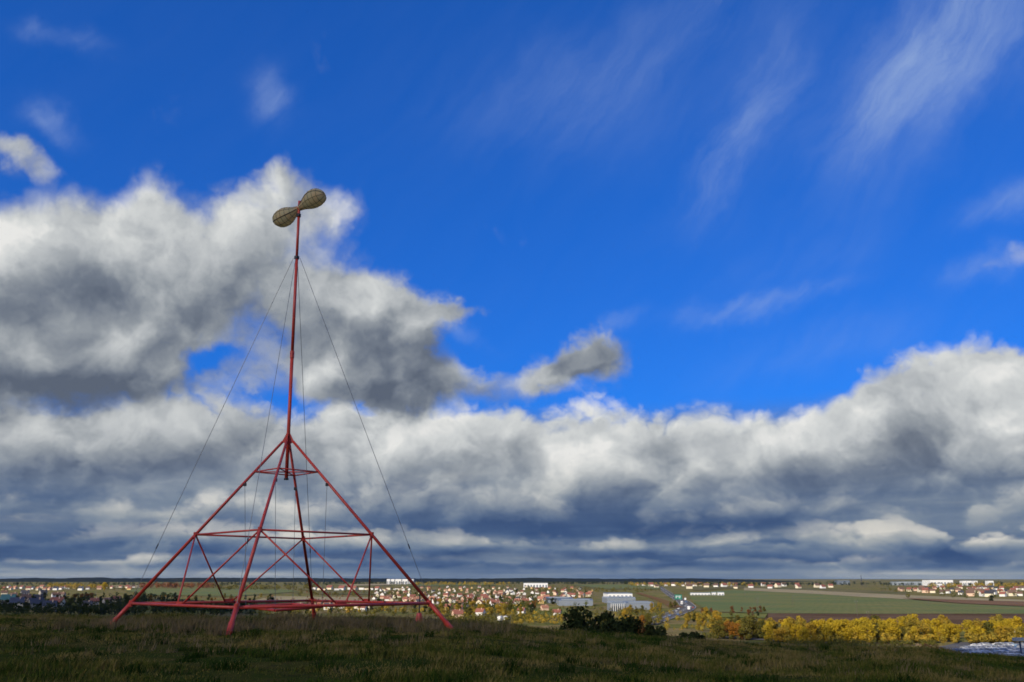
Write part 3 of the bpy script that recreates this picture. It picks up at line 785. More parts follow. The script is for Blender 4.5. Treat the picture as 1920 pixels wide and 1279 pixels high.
# slopes beside the motorway
for (x0, x1, y0, y1, n, w, hh) in [(1285, 1350, 1160, 1186, 16, {'orange': 1, 'gold': 5, 'olive': 3}, (7, 10)), (1340, 1440, 1176, 1196, 16, {'olive': 4, 'gold': 6, 'orange': 1}, (6, 9)),
        (1165, 1228, 1146, 1178, 12, {'orange': 2, 'gold': 4, 'olive': 3}, (7, 10)), (1222, 1245, 1140, 1150, 3, {'olive': 1, 'gold': 1}, (6, 8)), (1258, 1268, 1138, 1142, 2, {'olive': 1}, (8, 9)),
        (1305, 1440, 1147, 1156, 14, {'olive': 3, 'rust': 3, 'dark': 1}, (4, 7))]:
    for px, py in scatter(n, x0, x1, y0, y1, 6):
        tree(pick(w), ground(px, py), rng.uniform(*hh), 'on the slopes beside the motorway', 'trees beside the motorway', rng.uniform(0.95, 1.25), hh)
# in and below the sunlit town
TOWN_W = {'olive': 5, 'gold': 3, 'dark': 4, 'mid': 2, 'rust': 2}
for px, py in scatter(44, 700, 1110, 1104, 1137, 6): tree(pick(TOWN_W), ground(px, py), rng.uniform(6, 10), 'among the sunlit houses of the town', 'trees among the town houses', rng.uniform(0.9, 1.3), (6, 10))
for px, py in scatter(44, 815, 1012, 1128, 1158, 8): tree(pick({'gold': 5, 'olive': 5, 'dark': 2, 'orange': 1}), ground(px, py), rng.uniform(7, 11), 'in the valley just below the town', 'trees in the valley below the town', rng.uniform(0.95, 1.3), (7, 11))
for px, py in scatter(26, 520, 820, 1138, 1154, 9): tree(pick({'gold': 3, 'olive': 4, 'dark': 3, 'orange': 1}), ground(px, py), rng.uniform(5, 8), 'in the valley behind the mast pyramid', 'trees behind the mast pyramid', rng.uniform(0.95, 1.3), (5, 8))
# behind the left green field, and around it
for px, py in scatter(24, 250, 520, 1120, 1132, 8): tree(pick({'gold': 2, 'olive': 3, 'dark': 6, 'orange': 1}), ground(px, py), rng.uniform(7, 11), 'below the green field near the mast', 'trees below the green field', rng.uniform(0.95, 1.3), (7, 11))
# the shaded village
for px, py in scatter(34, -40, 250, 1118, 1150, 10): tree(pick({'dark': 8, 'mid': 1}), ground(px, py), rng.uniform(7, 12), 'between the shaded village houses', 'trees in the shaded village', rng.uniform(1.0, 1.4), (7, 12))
for px, py in ((140, 1124), (152, 1125), (163, 1124), (171, 1122)): tree('orange', ground(px, py), rng.uniform(10, 12.5), 'behind the shaded village', 'trees behind the shaded village', 1.3)
tree('yellow', ground(195, 1108), 27, 'standing tall and alone by the stubble field', 'lone tree', 0.75)
tree('dark', ground(1859, 1128.5), 11, 'alone at the field corner near the far village', 'field corner tree', 1.2)

# ---- dark bushes on the hillside, close by
def bush(px0, px1, top, dist, kinds, label):
    c = at((px0 + px1) / 2, top, dist); wdt = (px1 - px0) / 1759 * dist
    zb = h1(c.x, c.y) - 0.2; hgt = c.z - zb
    o = thing('hillside_bush', label, 'bush', (c.x, c.y, zb), 0, 'dark bushes on the hillside')
    mb = MB()
    for k in range(5):
        a = rng.uniform(0, 6.28); mb.tube((0, 0, -0.1), (math.cos(a) * wdt * .25, math.sin(a) * wdt * .25, hgt * 0.6), 0.07, 0.02, 6, False)
    mb.build('stem', BARK, o)
    me = crown_mesh('foliage', rng.randrange(999), LEAF[kinds], 5200, 0.022, 0.5 * wdt / hgt * 1.05, 0.05, 26)
    f = link('foliage', me, o); f.scale = (hgt, hgt, hgt)
bush(1030, 1118, 1131, 78, 'dark', 'large round dark bush on the slope beyond the grass')
bush(1098, 1166, 1135, 80, 'dark', 'dark bush beside the large round bush on the slope')
bush(1122, 1156, 1146, 74, 'olive', 'small olive bush in front of the dark bushes')
bush(1146, 1200, 1141, 78, 'dark', 'dark bush at the end of the hillside thicket')
bush(1176, 1216, 1155, 76, 'rust', 'low rusty bush between the dark hillside bushes')
bush(1078, 1128, 1150, 72, 'dark', 'dark bush filling the front of the hillside thicket')
bush(1140, 1210, 1152, 73, 'dark', 'wide dark bush across the right of the thicket')
bush(1110, 1180, 1158, 70, 'dark', 'low dark bush in front of the thicket')
bush(1190, 1240, 1160, 76, 'dark', 'squat dark bush right after the rusty bush')
bush(1212, 1266, 1160, 82, 'dark', 'low dark bush below the motorway bend')
bush(1244, 1300, 1166, 82, 'dark', 'flat dark bush along the grass edge')
bush(1280, 1336, 1174, 80, 'dark', 'last low dark bush before the yellow trees')

# ---- far woods: one mass each
def woodland(name, label, spans, mat, hh, n):
    V, F, c = [], [], 0
    r = np.random.RandomState(len(label))
    for (x0, x1, y0, y1) in spans:
        for _ in range(int(n)):
            px, py = r.uniform(x0, x1), r.uniform(y0, y1); g = ground(px, py); h = r.uniform(*hh)
            k = 26
            d = r.normal(size=(k, 3)); d /= np.linalg.norm(d, axis=1)[:, None]
            P = np.array(g) + [0, 0, h * 0.55] + d * [h * 0.45, h * 0.45, h * 0.45] * r.uniform(0.6, 1.05, (k, 1))
            a = r.normal(size=(k, 3)); a /= np.linalg.norm(a, axis=1)[:, None]; b = np.cross(a, d); b /= np.linalg.norm(b, axis=1)[:, None] + 1e-6
            s = h * 0.17
            V.append(np.stack([P - b * s, P + np.cross(b, d) * s, P + b * s], 1).reshape(-1, 3))
    V = np.concatenate(V)
    o = link(name, big_mesh(name, V, np.arange(len(V)), 3, mat)); o['kind'] = 'stuff'; o['label'] = label; o['category'] = 'woodland'
woodland('far_woodland', 'dark woods along the horizon under the hills', [(-60, 620, 1096, 1099), (560, 980, 1094.5, 1096), (980, 1300, 1094.5, 1096.5), (1300, 1480, 1096, 1100), (1450, 1960, 1095, 1099)], LEAF['dark'], (9, 17), 200)
woodland('far_woodland', 'golden autumn woods along the far village edge', [(1180, 1420, 1098, 1101), (780, 960, 1097, 1099), (90, 200, 1102, 1105), (1740, 1930, 1098, 1104)], LEAF['gold'], (12, 20), 70)
woodland('far_woodland', 'olive scrub scattered across the plain', [(560, 830, 1108, 1120), (1000, 1240, 1104, 1112), (820, 1110, 1100, 1112), (1650, 1930, 1099, 1112), (0, 240, 1100, 1108)], LEAF['olive'], (5, 10), 110)
woodland('hedgerow', 'olive scrub along the foot of the hill and field edge', [(1440, 1760, 1208, 1213), (1300, 1440, 1194, 1200), (830, 1000, 1160, 1167), (230, 500, 1130, 1146)], LEAF['olive'], (1.2, 3.0), 150)
woodland('far_woodland', 'rust and orange trees lining the far edge of the green field', [(262, 405, 1102, 1104.4)], LEAF['rust'], (14, 22), 60)
woodland('far_woodland', 'olive and golden tree belt beyond the field behind the mast', [(400, 590, 1104, 1108)], LEAF['olive'], (11, 18), 70)
woodland('far_woodland', 'mixed trees between the homes of the far village', [(1700, 1930, 1105, 1124), (1690, 1930, 1103, 1110)], LEAF['olive'], (7, 11), 36)
woodland('far_woodland', 'dark garden trees among the sunlit town houses', [(700, 1110, 1103, 1137), (820, 1010, 1122, 1150)], LEAF['mid'], (4, 8), 190)
woodland('far_woodland', 'brown autumn thickets around the town', [(560, 1110, 1106, 1140), (230, 700, 1120, 1140)], LEAF['rust'], (3, 6), 90)
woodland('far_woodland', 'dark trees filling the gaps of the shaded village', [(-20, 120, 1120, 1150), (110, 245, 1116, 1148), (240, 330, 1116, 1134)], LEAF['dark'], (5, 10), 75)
woodland('far_woodland', 'golden thickets in the valley below the town', [(820, 1010, 1126, 1160), (520, 830, 1134, 1152)], LEAF['gold'], (3, 7), 60)
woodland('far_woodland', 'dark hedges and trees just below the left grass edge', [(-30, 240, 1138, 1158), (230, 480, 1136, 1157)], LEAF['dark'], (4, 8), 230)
woodland('far_woodland', 'olive hedges just below the grass edge behind the mast', [(470, 830, 1144, 1158), (830, 1050, 1150, 1170), (1040, 1240, 1140, 1175)], LEAF['olive'], (2.5, 6), 110)
woodland('far_woodland', 'golden bushes below the hillside thicket', [(1140, 1340, 1150, 1186), (960, 1060, 1158, 1172)], LEAF['gold'], (2, 5), 55)
woodland('hedgerow', 'golden undergrowth along the foot of the yellow tree row', [(1440, 1796, 1201, 1209), (1818, 1912, 1201, 1208)], LEAF['gold'], (2.5, 5.5), 130)

# ================================================================== houses
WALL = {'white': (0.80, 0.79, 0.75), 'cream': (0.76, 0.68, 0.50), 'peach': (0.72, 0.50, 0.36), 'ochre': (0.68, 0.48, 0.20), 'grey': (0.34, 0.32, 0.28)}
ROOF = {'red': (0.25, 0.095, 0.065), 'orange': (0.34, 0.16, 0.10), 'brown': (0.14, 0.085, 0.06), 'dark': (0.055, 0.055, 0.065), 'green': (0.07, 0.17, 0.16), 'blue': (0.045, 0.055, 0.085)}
for k, c in WALL.items(): paint('wall_' + k, c, 0.85, 0.06, 0.8, 0, 0.2, 0.06)
for k, c in ROOF.items(): paint('roof_' + k, c, 0.8, 0.18, 1.2, 0, 0.3, 0.15)
GLASS = paint('window_glass', (0.03, 0.04, 0.055), 0.12, 0.1, 1, 0, 0.6)
FRAME = paint('white_frame', (0.72, 0.72, 0.70), 0.6, 0.05, 1)
HM = {}
def house_meshes(wall, roof, w=10.0, d=8.5, e=4.6, rg=8.4, flat=False):
    key = (wall, roof, flat, w)
    if key in HM: return HM[key]
    mb = MB(); x, y = w / 2, d / 2
    if flat:
        mb.box(-x, x, -y, y, -0.5, e)
        rf = MB().box(-x - .3, x + .3, -y - .3, y + .3, e + 0.003, e + 0.45)
    else:
        mb.add([(-x, -y, -.5), (x, -y, -.5), (x, y, -.5), (-x, y, -.5), (-x, -y, e), (x, -y, e), (x, y, e), (-x, y, e), (-x, 0, rg - .15), (x, 0, rg - .15)],
               [(0, 1, 5, 4), (2, 3, 7, 6), (1, 2, 6, 9, 5), (3, 0, 4, 8, 7), (4, 5, 9, 8), (6, 7, 8, 9)])
        rf = MB(); o, s = 0.5, (rg - e) / y
        for q in (-1, 1):
            p = [(-x - o, q * (y + o), e - o * s), (x + o, q * (y + o), e - o * s), (x + o, 0, rg), (-x - o, 0, rg)]
            pt = [(a, b, c + 0.25) for a, b, c in p]
            rf.add(p + pt, [(0, 1, 2, 3), (7, 6, 5, 4), (0, 4, 5, 1), (1, 5, 6, 2), (2, 6, 7, 3), (3, 7, 4, 0)])
    def me(m, n, mat):
        q = bpy.data.meshes.new(n); q.from_pydata(m.v, [], m.f); q.materials.append(MATS[mat]); q.update()
        b = bmesh.new(); b.from_mesh(q); bmesh.ops.recalc_face_normals(b, faces=b.faces); b.to_mesh(q); b.free(); return q
    ch = me(MB().box(1.6, 2.4, -1.4, -0.6, rg - 1.8, rg + 0.9), 'chimney', 'wall_peach') if not flat else None
    fr = MB().box(-0.65, 0.65, -0.05, 0.08, -0.75, 0.75); pn = MB().box(-0.52, 0.52, -0.09, -0.054, -0.62, 0.62)
    HM[key] = (me(mb, 'wall', 'wall_' + wall), me(rf, 'roof', 'roof_' + roof), ch, me(fr, 'window', 'white_frame'), me(pn, 'pane', 'window_glass'), (w, d, e))
    return HM[key]
MATS['white_frame'] = FRAME; MATS['window_glass'] = GLASS
SIZES = {'in the distant strip of homes': (1.13, 1.28), 'in the far village beyond the fields': (1.15, 1.35), 'on the skyline beyond the green field': (1.5, 1.8), 'in the pale row behind the mast': (1.35, 1.55), 'in the shaded village': (1.15, 1.4), 'among the valley trees below the town': (0.66, 0.74)}
def face(px): return math.atan2((px - 960) / 1759.0, 1) * -1
def house(px, py, wall, roof, sc, rz, where, group, detail=False, flat=False, w=10.0):
    g = ground(px, py)
    shape = 'flat-roofed house' if flat else 'house with %s gable roof' % roof
    size = 'small ' if sc < SIZES.get(where, (0.75, 0.88))[0] else 'large ' if sc > SIZES.get(where, (0.75, 0.88))[1] else ''
    turn = '' if flat else ' turned gable-end on' if abs(math.sin(rz - face(px))) > 0.7 else ''
    if len(f'{size}{wall} {shape}{turn} {where}'.split()) > 15: turn = ''
    o = thing('house', f'{size}{wall} {shape}{turn} {where}', 'house', g, rz, f'{size}{wall} houses with {roof} roofs{turn} {group}' if not flat else f'{size}{wall} flat-roofed houses {group}')
    o.scale = (sc, sc, sc)
    wl, rf, ch, wi, pa, (ww, d, e) = house_meshes(wall, roof, w=w, flat=flat)
    link('wall', wl, o); r = link('roof', rf, o)
    if ch is not None and (detail or g.y < 1500): link('chimney', ch, r)
    if detail:
        for sx in (-0.3, 0.0, 0.3):
            for z in (1.5, 3.6):
                q = link('window', wi, o, (sx * ww, -d / 2, z)); link('pane', pa, q)
    return o
COMBO = [('white', 'red', 5), ('cream', 'red', 4), ('white', 'brown', 3), ('cream', 'orange', 3), ('peach', 'orange', 3), ('ochre', 'red', 2), ('white', 'dark', 2), ('peach', 'red', 2)]
def combo():
    k = pick({(a, b): w for a, b, w in COMBO}); return k
def face(px): return math.atan2((px - 960) / 1759.0, 1) * -1
def town_ok(x, y):
    lo = np.interp(x, [690, 760, 860, 960, 1040, 1110], [1124, 1134, 1136, 1141, 1130, 1118]); hi = np.interp(x, [690, 760, 900, 1110], [1104, 1102, 1100, 1104])
    return hi < y < lo
for px, py in scatter(165, 700, 1112, 1100, 1141, 7.0, town_ok):
    w, r_ = combo(); house(px, py, w, r_, rng.uniform(0.62, 0.98), face(px) + rng.choice((0, math.pi / 2)) + rng.uniform(-.5, .5), 'in the sunlit town', 'in the sunlit town')
for px in range(588, 760, 11):
    house(px + rng.uniform(-3, 3), 1107 + rng.uniform(-1.5, 1.5), rng.choice(('white', 'cream')), 'red', rng.uniform(1.2, 1.7), rng.uniform(-.4, .4), 'in the pale row behind the mast', 'behind the mast pyramid', flat=rng.random() < 0.6)
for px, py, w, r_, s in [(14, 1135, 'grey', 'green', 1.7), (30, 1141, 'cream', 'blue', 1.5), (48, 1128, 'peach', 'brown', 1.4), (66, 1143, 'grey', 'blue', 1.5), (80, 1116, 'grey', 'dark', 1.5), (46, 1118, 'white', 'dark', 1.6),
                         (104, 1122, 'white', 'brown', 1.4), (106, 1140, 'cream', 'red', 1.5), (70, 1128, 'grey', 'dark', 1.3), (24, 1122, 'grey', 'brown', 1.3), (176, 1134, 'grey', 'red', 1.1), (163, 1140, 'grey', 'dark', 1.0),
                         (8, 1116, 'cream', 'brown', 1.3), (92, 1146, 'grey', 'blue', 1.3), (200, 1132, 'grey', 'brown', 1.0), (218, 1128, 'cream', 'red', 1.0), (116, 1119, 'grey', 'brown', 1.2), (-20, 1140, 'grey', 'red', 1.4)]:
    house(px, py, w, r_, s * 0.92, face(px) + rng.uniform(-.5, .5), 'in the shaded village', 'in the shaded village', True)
for px, py in scatter(26, 0, 250, 1102, 1107, 8):
    w, r_ = combo(); house(px, py, w, r_, rng.uniform(1.0, 1.4), rng.uniform(-.6, .6), 'in the distant strip of homes', 'in the distant strip of homes')
for px, py in scatter(40, 1690, 1935, 1104, 1124, 9, lambda x, y: y < 1111 + (x - 1690) * 0.055 and y > 1103 + max(0, 1740 - x) * 0.1):
    house(px, py, rng.choice(('white', 'white', 'cream', 'peach')), rng.choice(('red', 'brown', 'dark')), rng.uniform(1.0, 1.5), face(px) + rng.uniform(-.5, .5), 'in the far village beyond the fields', 'in the far village')
for px, py in scatter(28, 1190, 1560, 1098, 1104, 9):
    house(px, py, rng.choice(('white', 'cream', 'white')), rng.choice(('red', 'brown')), rng.uniform(1.3, 2.0), rng.uniform(-.5, .5), 'on the skyline beyond the green field', 'on the skyline')
for px, py in scatter(12, 560, 700, 1138, 1147, 9):
    w, r_ = combo(); house(px, py, w, r_, rng.uniform(0.7, 0.9), rng.uniform(-.5, .5), 'in the hollow behind the mast', 'in the hollow behind the mast')
for px, py in scatter(9, 840, 1050, 1142, 1160, 18, lambda x, y: not 915 < x < 970):
    w, r_ = combo(); house(px, py, w, r_, rng.uniform(0.6, 0.8), rng.uniform(-.5, .5), 'among the valley trees below the town', 'among the valley trees')

# ================================================================== halls
paint('hall_white', (0.82, 0.82, 0.80), 0.6, 0.04, 0.2); paint('hall_grey', (0.20, 0.23, 0.27), 0.6, 0.08, 0.2); paint('hall_roof', (0.13, 0.16, 0.19), 0.45, 0.12, 0.1)
paint('hall_roof_pale', (0.30, 0.34, 0.36), 0.5, 0.10, 0.1); paint('hall_dark', (0.05, 0.06, 0.075), 0.4, 0.1, 0.3)
def hall(px0, px1, py, hgt, depth, wall, roof, label, bays=6, cols=False, group=None):
    a, b = ground(px0, py), ground(px1, py); c = (a + b) / 2; w = (b - a).length
    o = thing('factory_hall', label, 'hall', c, math.atan2(b.y - a.y, b.x - a.x), group)
    MB().box(-w / 2, w / 2, 0, depth, -1, hgt).build('wall', MATS[wall], o)
    n = max(2, int(depth / 22)); rf = MB()
    for k in range(n):                                     # low sawtooth roof bays
        y0, y1 = depth * k / n, depth * (k + 1) / n; ym = y0 + (y1 - y0) * 0.5; z = hgt + 0.003; rise = 1.6
        vs = [(-w / 2 - .4, y0, z), (w / 2 + .4, y0, z), (w / 2 + .4, ym, z + rise), (-w / 2 - .4, ym, z + rise), (w / 2 + .4, y1, z), (-w / 2 - .4, y1, z)]
        rf.add(vs, [(0, 1, 2, 3), (3, 2, 4, 5), (1, 4, 2), (0, 3, 5), (0, 5, 4, 1)])
    r_ = rf.build('roof', MATS[roof], o)
    for k in range(n):
        ym = depth * (k + 0.2) / n; MB().box(-w * 0.42, w * 0.42, ym, ym + 2.0, hgt + 0.4, hgt + 1.35).build('skylight', MATS['hall_roof_pale' if roof != 'hall_roof_pale' else 'hall_roof'], r_)
    for k in range(bays):
        x = -w / 2 + w * (k + 0.5) / bays; ww = w / bays * (0.28 if not cols else 0.36)
        MB().box(x - ww, x + ww, -0.12, -0.004, 0, hgt * 0.62).build('gate', MATS['hall_dark' if cols else 'hall_grey'], o)
        if cols: MB().box(x - w / bays * .5 - .25, x - w / bays * .5 + .25, -1.2, -0.7, -0.5, hgt * 0.95).build('column', MATS['hall_white'], o)
    return o
hall(1026, 1072, 1131, 6.5, 60, 'hall_dark', 'hall_roof', 'dark-fronted low factory hall at the edge of the town')
hall(1048, 1112, 1136, 6.5, 55, 'hall_grey', 'hall_roof', 'blue-grey long factory hall below the town')
hall(1146, 1174, 1146, 7.5, 40, 'hall_grey', 'hall_roof_pale', 'pale-roofed hall with white columns by the motorway', 7, True)
hall(1176, 1226, 1143, 6.5, 55, 'hall_grey', 'hall_roof', 'wide blue-grey hall next to the columned hall')
hall(1138, 1192, 1131, 6.5, 70, 'hall_grey', 'hall_roof_pale', 'pale-roofed hall behind the columned hall')
hall(1140, 1186, 1121.5, 7.5, 90, 'hall_white', 'hall_roof', 'rearmost grey-roofed hall of the factory estate')
hall(982, 1027, 1101.5, 15, 60, 'hall_white', 'hall_roof_pale', 'long bright white hall above the town houses', 8)
for k, (a, b) in enumerate(((725, 731), (733, 739), (741, 752), (754, 764), (766, 775))):
    hall(a, b, 1095.4, 25, 40, 'hall_white', 'hall_roof_pale', 'white storage block in the row near the skyline', 2, group='white storage blocks near the skyline')
hall(1682, 1740, 1097.5, 15, 80, 'hall_roof_pale', 'hall_roof', 'long pale grey hall on the skyline by the far village')
hall(1745, 1788, 1098.5, 24, 80, 'hall_white', 'hall_roof_pale', 'big white hall on the skyline by the far village', 7)
hall(1757, 1768, 1101, 12, 20, 'hall_white', 'hall_roof', 'small white annexe in front of the big white hall', 2)
for a, b in ((1806, 1813), (1814, 1822), (1828, 1834), (1854, 1864)):
    hall(a, b, 1098, 20, 30, 'hall_white', 'hall_roof_pale', 'white block on the skyline past the big white hall', 2, group='white blocks past the big white hall')
hall(1570, 1594, 1096, 18, 40, 'hall_roof', 'hall_dark', 'dark blue-grey block on the skyline near the lattice mast', 3)
hall(1296, 1332, 1117, 5, 10, 'hall_white', 'hall_roof_pale', 'long low white shed at the green field corner', 6)
hall(1336, 1343, 1117, 6, 10, 'hall_white', 'hall_roof_pale', 'small white shed beside the long low shed', 2)
hall(1347, 1358, 1117.4, 6.5, 10, 'hall_white', 'hall_roof_pale', 'taller white shed at the end of the shed row', 2)

# ================================================================== motorway, car park
ASPH = field_mat('asphalt', (0.105, 0.105, 0.108), (0.15, 0.145, 0.14), 0.05)
FIELD['asphalt'] = ASPH; FIELD['paint'] = paint('road_paint', (0.78, 0.78, 0.76), 0.7, 0.1, 1); FIELD['verge'] = field_mat('verge', (0.20, 0.10, 0.055), (0.15, 0.11, 0.05), 0.05)
def strip(name, kind, line, width, lift):
    P = [ground(*p) for p in line]
    Q = []
    for i in range(len(P) - 1):
        for k in range(10): Q.append(P[i].lerp(P[i + 1], k / 10))
    Q.append(P[-1])
    for _ in range(8): Q = [Q[0]] + [(Q[i - 1] + Q[i] * 2 + Q[i + 1]) / 4 for i in range(1, len(Q) - 1)] + [Q[-1]]
    vs, fs = [], []
    for i, q in enumerate(Q):
        t = (Q[min(i + 1, len(Q) - 1)] - Q[max(i - 1, 0)]); nrm = Vector((t.y, -t.x, 0)).normalized()
        off, wd = width
        for s in (-1, 1):
            p = q + nrm * (off + s * wd / 2); vs.append((p.x, p.y, float(plain_z(p.x, p.y)) + lift + q.y * 0.0002))
        if i: fs.append((2 * i - 2, 2 * i - 1, 2 * i + 1, 2 * i))
    o = MB().add(vs, fs).build(name, FIELD[kind]); o['kind'] = 'structure'
    return Q
LINE = [(1205, 1172), (1240, 1160), (1278, 1147), (1292, 1139), (1282, 1129), (1258, 1116), (1243, 1106), (1236, 1100)]
MW = strip('motorway', 'asphalt', LINE, (0, 19), 0.35)
strip('motorway_verge', 'verge', [(1196, 1112), (1222, 1120), (1252, 1131), (1268, 1140)], (0, 16), 0.5)
for off, wd in ((-9.0, .25), (9.0, .25), (-1.0, .25), (1.0, .25)): strip('road_marking', 'paint', LINE, (off, wd), 0.36 + 0.004 + 0.05)
for ln in ([(735, 1128), (800, 1122), (880, 1117), (985, 1112), (1080, 1111)], [(905, 1141), (925, 1126), (948, 1112), (955, 1103)], [(780, 1133), (850, 1130), (905, 1129), (1010, 1124)]): strip('village_street', 'asphalt', ln, (0, 8), 0.4)
strip('slip_road', 'asphalt', [(1330, 1192), (1400, 1199), (1480, 1203), (1560, 1207)], (0, 9), 0.3)
pk = [ground(*p) for p in ((1752, 1216), (1800, 1205), (1870, 1203), (2050, 1205), (2050, 1234), (1780, 1234))]
bm = bmesh.new(); bm.faces.new([bm.verts.new((p.x, p.y, 0.25)) for p in pk]); bmesh.ops.recalc_face_normals(bm, faces=bm.faces)
me = bpy.data.meshes.new('car_park'); bm.to_mesh(me); bm.free(); me.materials.append(ASPH); link('car_park', me)['kind'] = 'structure'

# ---- cars and trucks
TYRE = paint('tyre', (0.02, 0.02, 0.02), 0.85, 0.1, 5); CGLASS = paint('car_glass', (0.20, 0.20, 0.19), 0.25, 0.05, 1, 0.25, 0.4); LAMP = paint('lamp_glass', (0.7, 0.7, 0.68), 0.15, 0.05, 1)
CARCOL = {'white': (0.78, 0.78, 0.77), 'silver': (0.42, 0.44, 0.46), 'blue': (0.04, 0.12, 0.30), 'pale blue': (0.28, 0.42, 0.52), 'dark grey': (0.06, 0.065, 0.07), 'red': (0.40, 0.03, 0.025)}
for k, c in CARCOL.items(): paint('car_' + k, c, 0.35, 0.03, 1, 0.0, 0.4)
def car_parts():
    body = MB(); prof = [(-2.2, .35), (2.15, .35), (2.2, .62), (2.1, .82), (1.15, .95), (-1.75, 1.0), (-2.15, .95), (-2.22, .6)]
    cab = [(0.95, .95), (0.25, 1.42), (-1.05, 1.46), (-1.75, 1.0)]
    def ext(mb, pr, w0, w1, zt):
        n = len(pr); vs = []
        for s in (-1, 1):
            for x, z in pr: vs.append((x, s * (w0 if z < zt else w1), z))
        mb.add(vs, [tuple(range(n))[::-1], tuple(range(n, 2 * n))] + [(i, (i + 1) % n, n + (i + 1) % n, n + i) for i in range(n)])
    ext(body, prof, 0.88, 0.88, 9); ext(body, cab, 0.84, 0.66, 1.2)
    g = {}
    g['windscreen'] = MB().add([(0.90, -.74, 1.0), (0.90, .74, 1.0), (0.30, .60, 1.405), (0.30, -.60, 1.405), (0.92, -.74, 1.02), (0.92, .74, 1.02), (0.33, .60, 1.42), (0.33, -.60, 1.42)], [(4, 5, 6, 7), (3, 2, 1, 0), (0, 1, 5, 4), (1, 2, 6, 5), (2, 3, 7, 6), (3, 0, 4, 7)])
    g['rear_window'] = MB().add([(-1.70, -.74, 1.06), (-1.13, -.60, 1.43), (-1.13, .60, 1.43), (-1.70, .74, 1.06), (-1.73, -.74, 1.07), (-1.16, -.60, 1.45), (-1.16, .60, 1.45), (-1.73, .74, 1.07)], [(4, 5, 6, 7), (3, 2, 1, 0), (0, 1, 5, 4), (1, 2, 6, 5), (2, 3, 7, 6), (3, 0, 4, 7)])
    for s, nm in ((-1, 'a'), (1, 'b')):
        vs = [(0.72, s * .83, 1.0), (0.22, s * .69, 1.37), (-1.0, s * .69, 1.40), (-1.5, s * .83, 1.05)]
        g['side_window' + nm] = MB().add([(x, y + s * .012, z) for x, y, z in vs] + [(x, y - s * .03, z) for x, y, z in vs], [(0, 1, 2, 3), (7, 6, 5, 4), (0, 4, 5, 1), (1, 5, 6, 2), (2, 6, 7, 3), (3, 7, 4, 0)])
    return body, g
CM = {}
def mk(mb, n, mat):
    me = bpy.data.meshes.new(n); me.from_pydata(mb.v, [], mb.f); me.materials.append(mat); me.update()
    b = bmesh.new(); b.from_mesh(me); bmesh.ops.recalc_face_normals(b, faces=b.faces); b.to_mesh(me); b.free(); return me
_b, _g = car_parts()
for k in CARCOL: CM[k] = mk(_b, 'car_body', MATS['car_' + k])
CGM = {k: mk(v, 'car_window', CGLASS) for k, v in _g.items()}
WHEEL = mk(MB().tube((0, -.1, 0), (0, .1, 0), .31, .31, 12), 'wheel', TYRE); HEADL = mk(MB().box(-.03, .03, -.17, .17, -.08, .08), 'headlight', LAMP)
def car(p, rz, col, where, group):
    o = thing('parked_car' if 'lot' in where else 'car', f'{col} car {where}', 'car', p, rz, group)
    link('body', CM[col], o)
    for k, m in CGM.items(): link(k.rstrip('ab') if k.startswith('side') else k, m, o)
    for sx in (-1.35, 1.35):
        for sy in (-.82, .82): link('wheel', WHEEL, o, (sx, sy, .31))
    for sy in (-.6, .6): link('headlight', HEADL, o, (2.19, sy, .66))
    return o
ORD = ('first', 'second', 'third', 'fourth', 'fifth', 'sixth', 'seventh', 'eighth', 'ninth', 'tenth', 'last')
LA = R(14)                                                   # the lot's rows run at a slant
for i, v in enumerate((0, 5.6, 15, 20.6, 30, 35.6, 45, 50.6, 60, 65.6, 75)):
    for k in range(40):
        u = k * 2.5 + rng.uniform(-.15, .15)
        x, y = 163 + u * math.cos(LA) + v * 0.1 - math.sin(LA) * v, 352 + u * math.sin(LA) + math.cos(LA) * v + rng.uniform(-.35, .35)
        left = np.interp(y, [355, 366, 392, 425], [0.500, 0.470, 0.458, 0.485])
        if x / y < left or x / y > 0.565 or y < 356 or y > 434 or rng.random() < 0.12: continue
        col = pick({'white': 7, 'silver': 6, 'pale blue': 1, 'blue': 1, 'dark grey': 2})
        car(Vector((x, y, 0.26)), LA + math.pi / 2 * (1 if i % 2 else -1) + rng.uniform(-.06, .06), col, f'in the {ORD[i]} row of the crowded car lot', f'{col} cars in the {ORD[i]} row of the lot')
for _ in range(16):
    i = rng.randrange(4, len(MW) - 25); q = MW[i]; t = (MW[i + 1] - q).normalized(); n = Vector((t.y, -t.x, 0)); s = rng.choice((-1, 1)); col = pick({'white': 4, 'silver': 3, 'dark grey': 3, 'red': 1, 'blue': 1})
    p = q + n * (s * rng.choice((3.0, 6.5))); car(Vector((p.x, p.y, 0.36 + q.y * .0002 + .01)), math.atan2(t.y, t.x) + (0 if s > 0 else math.pi), col, 'driving on the distant motorway', f'{col} cars on the motorway')
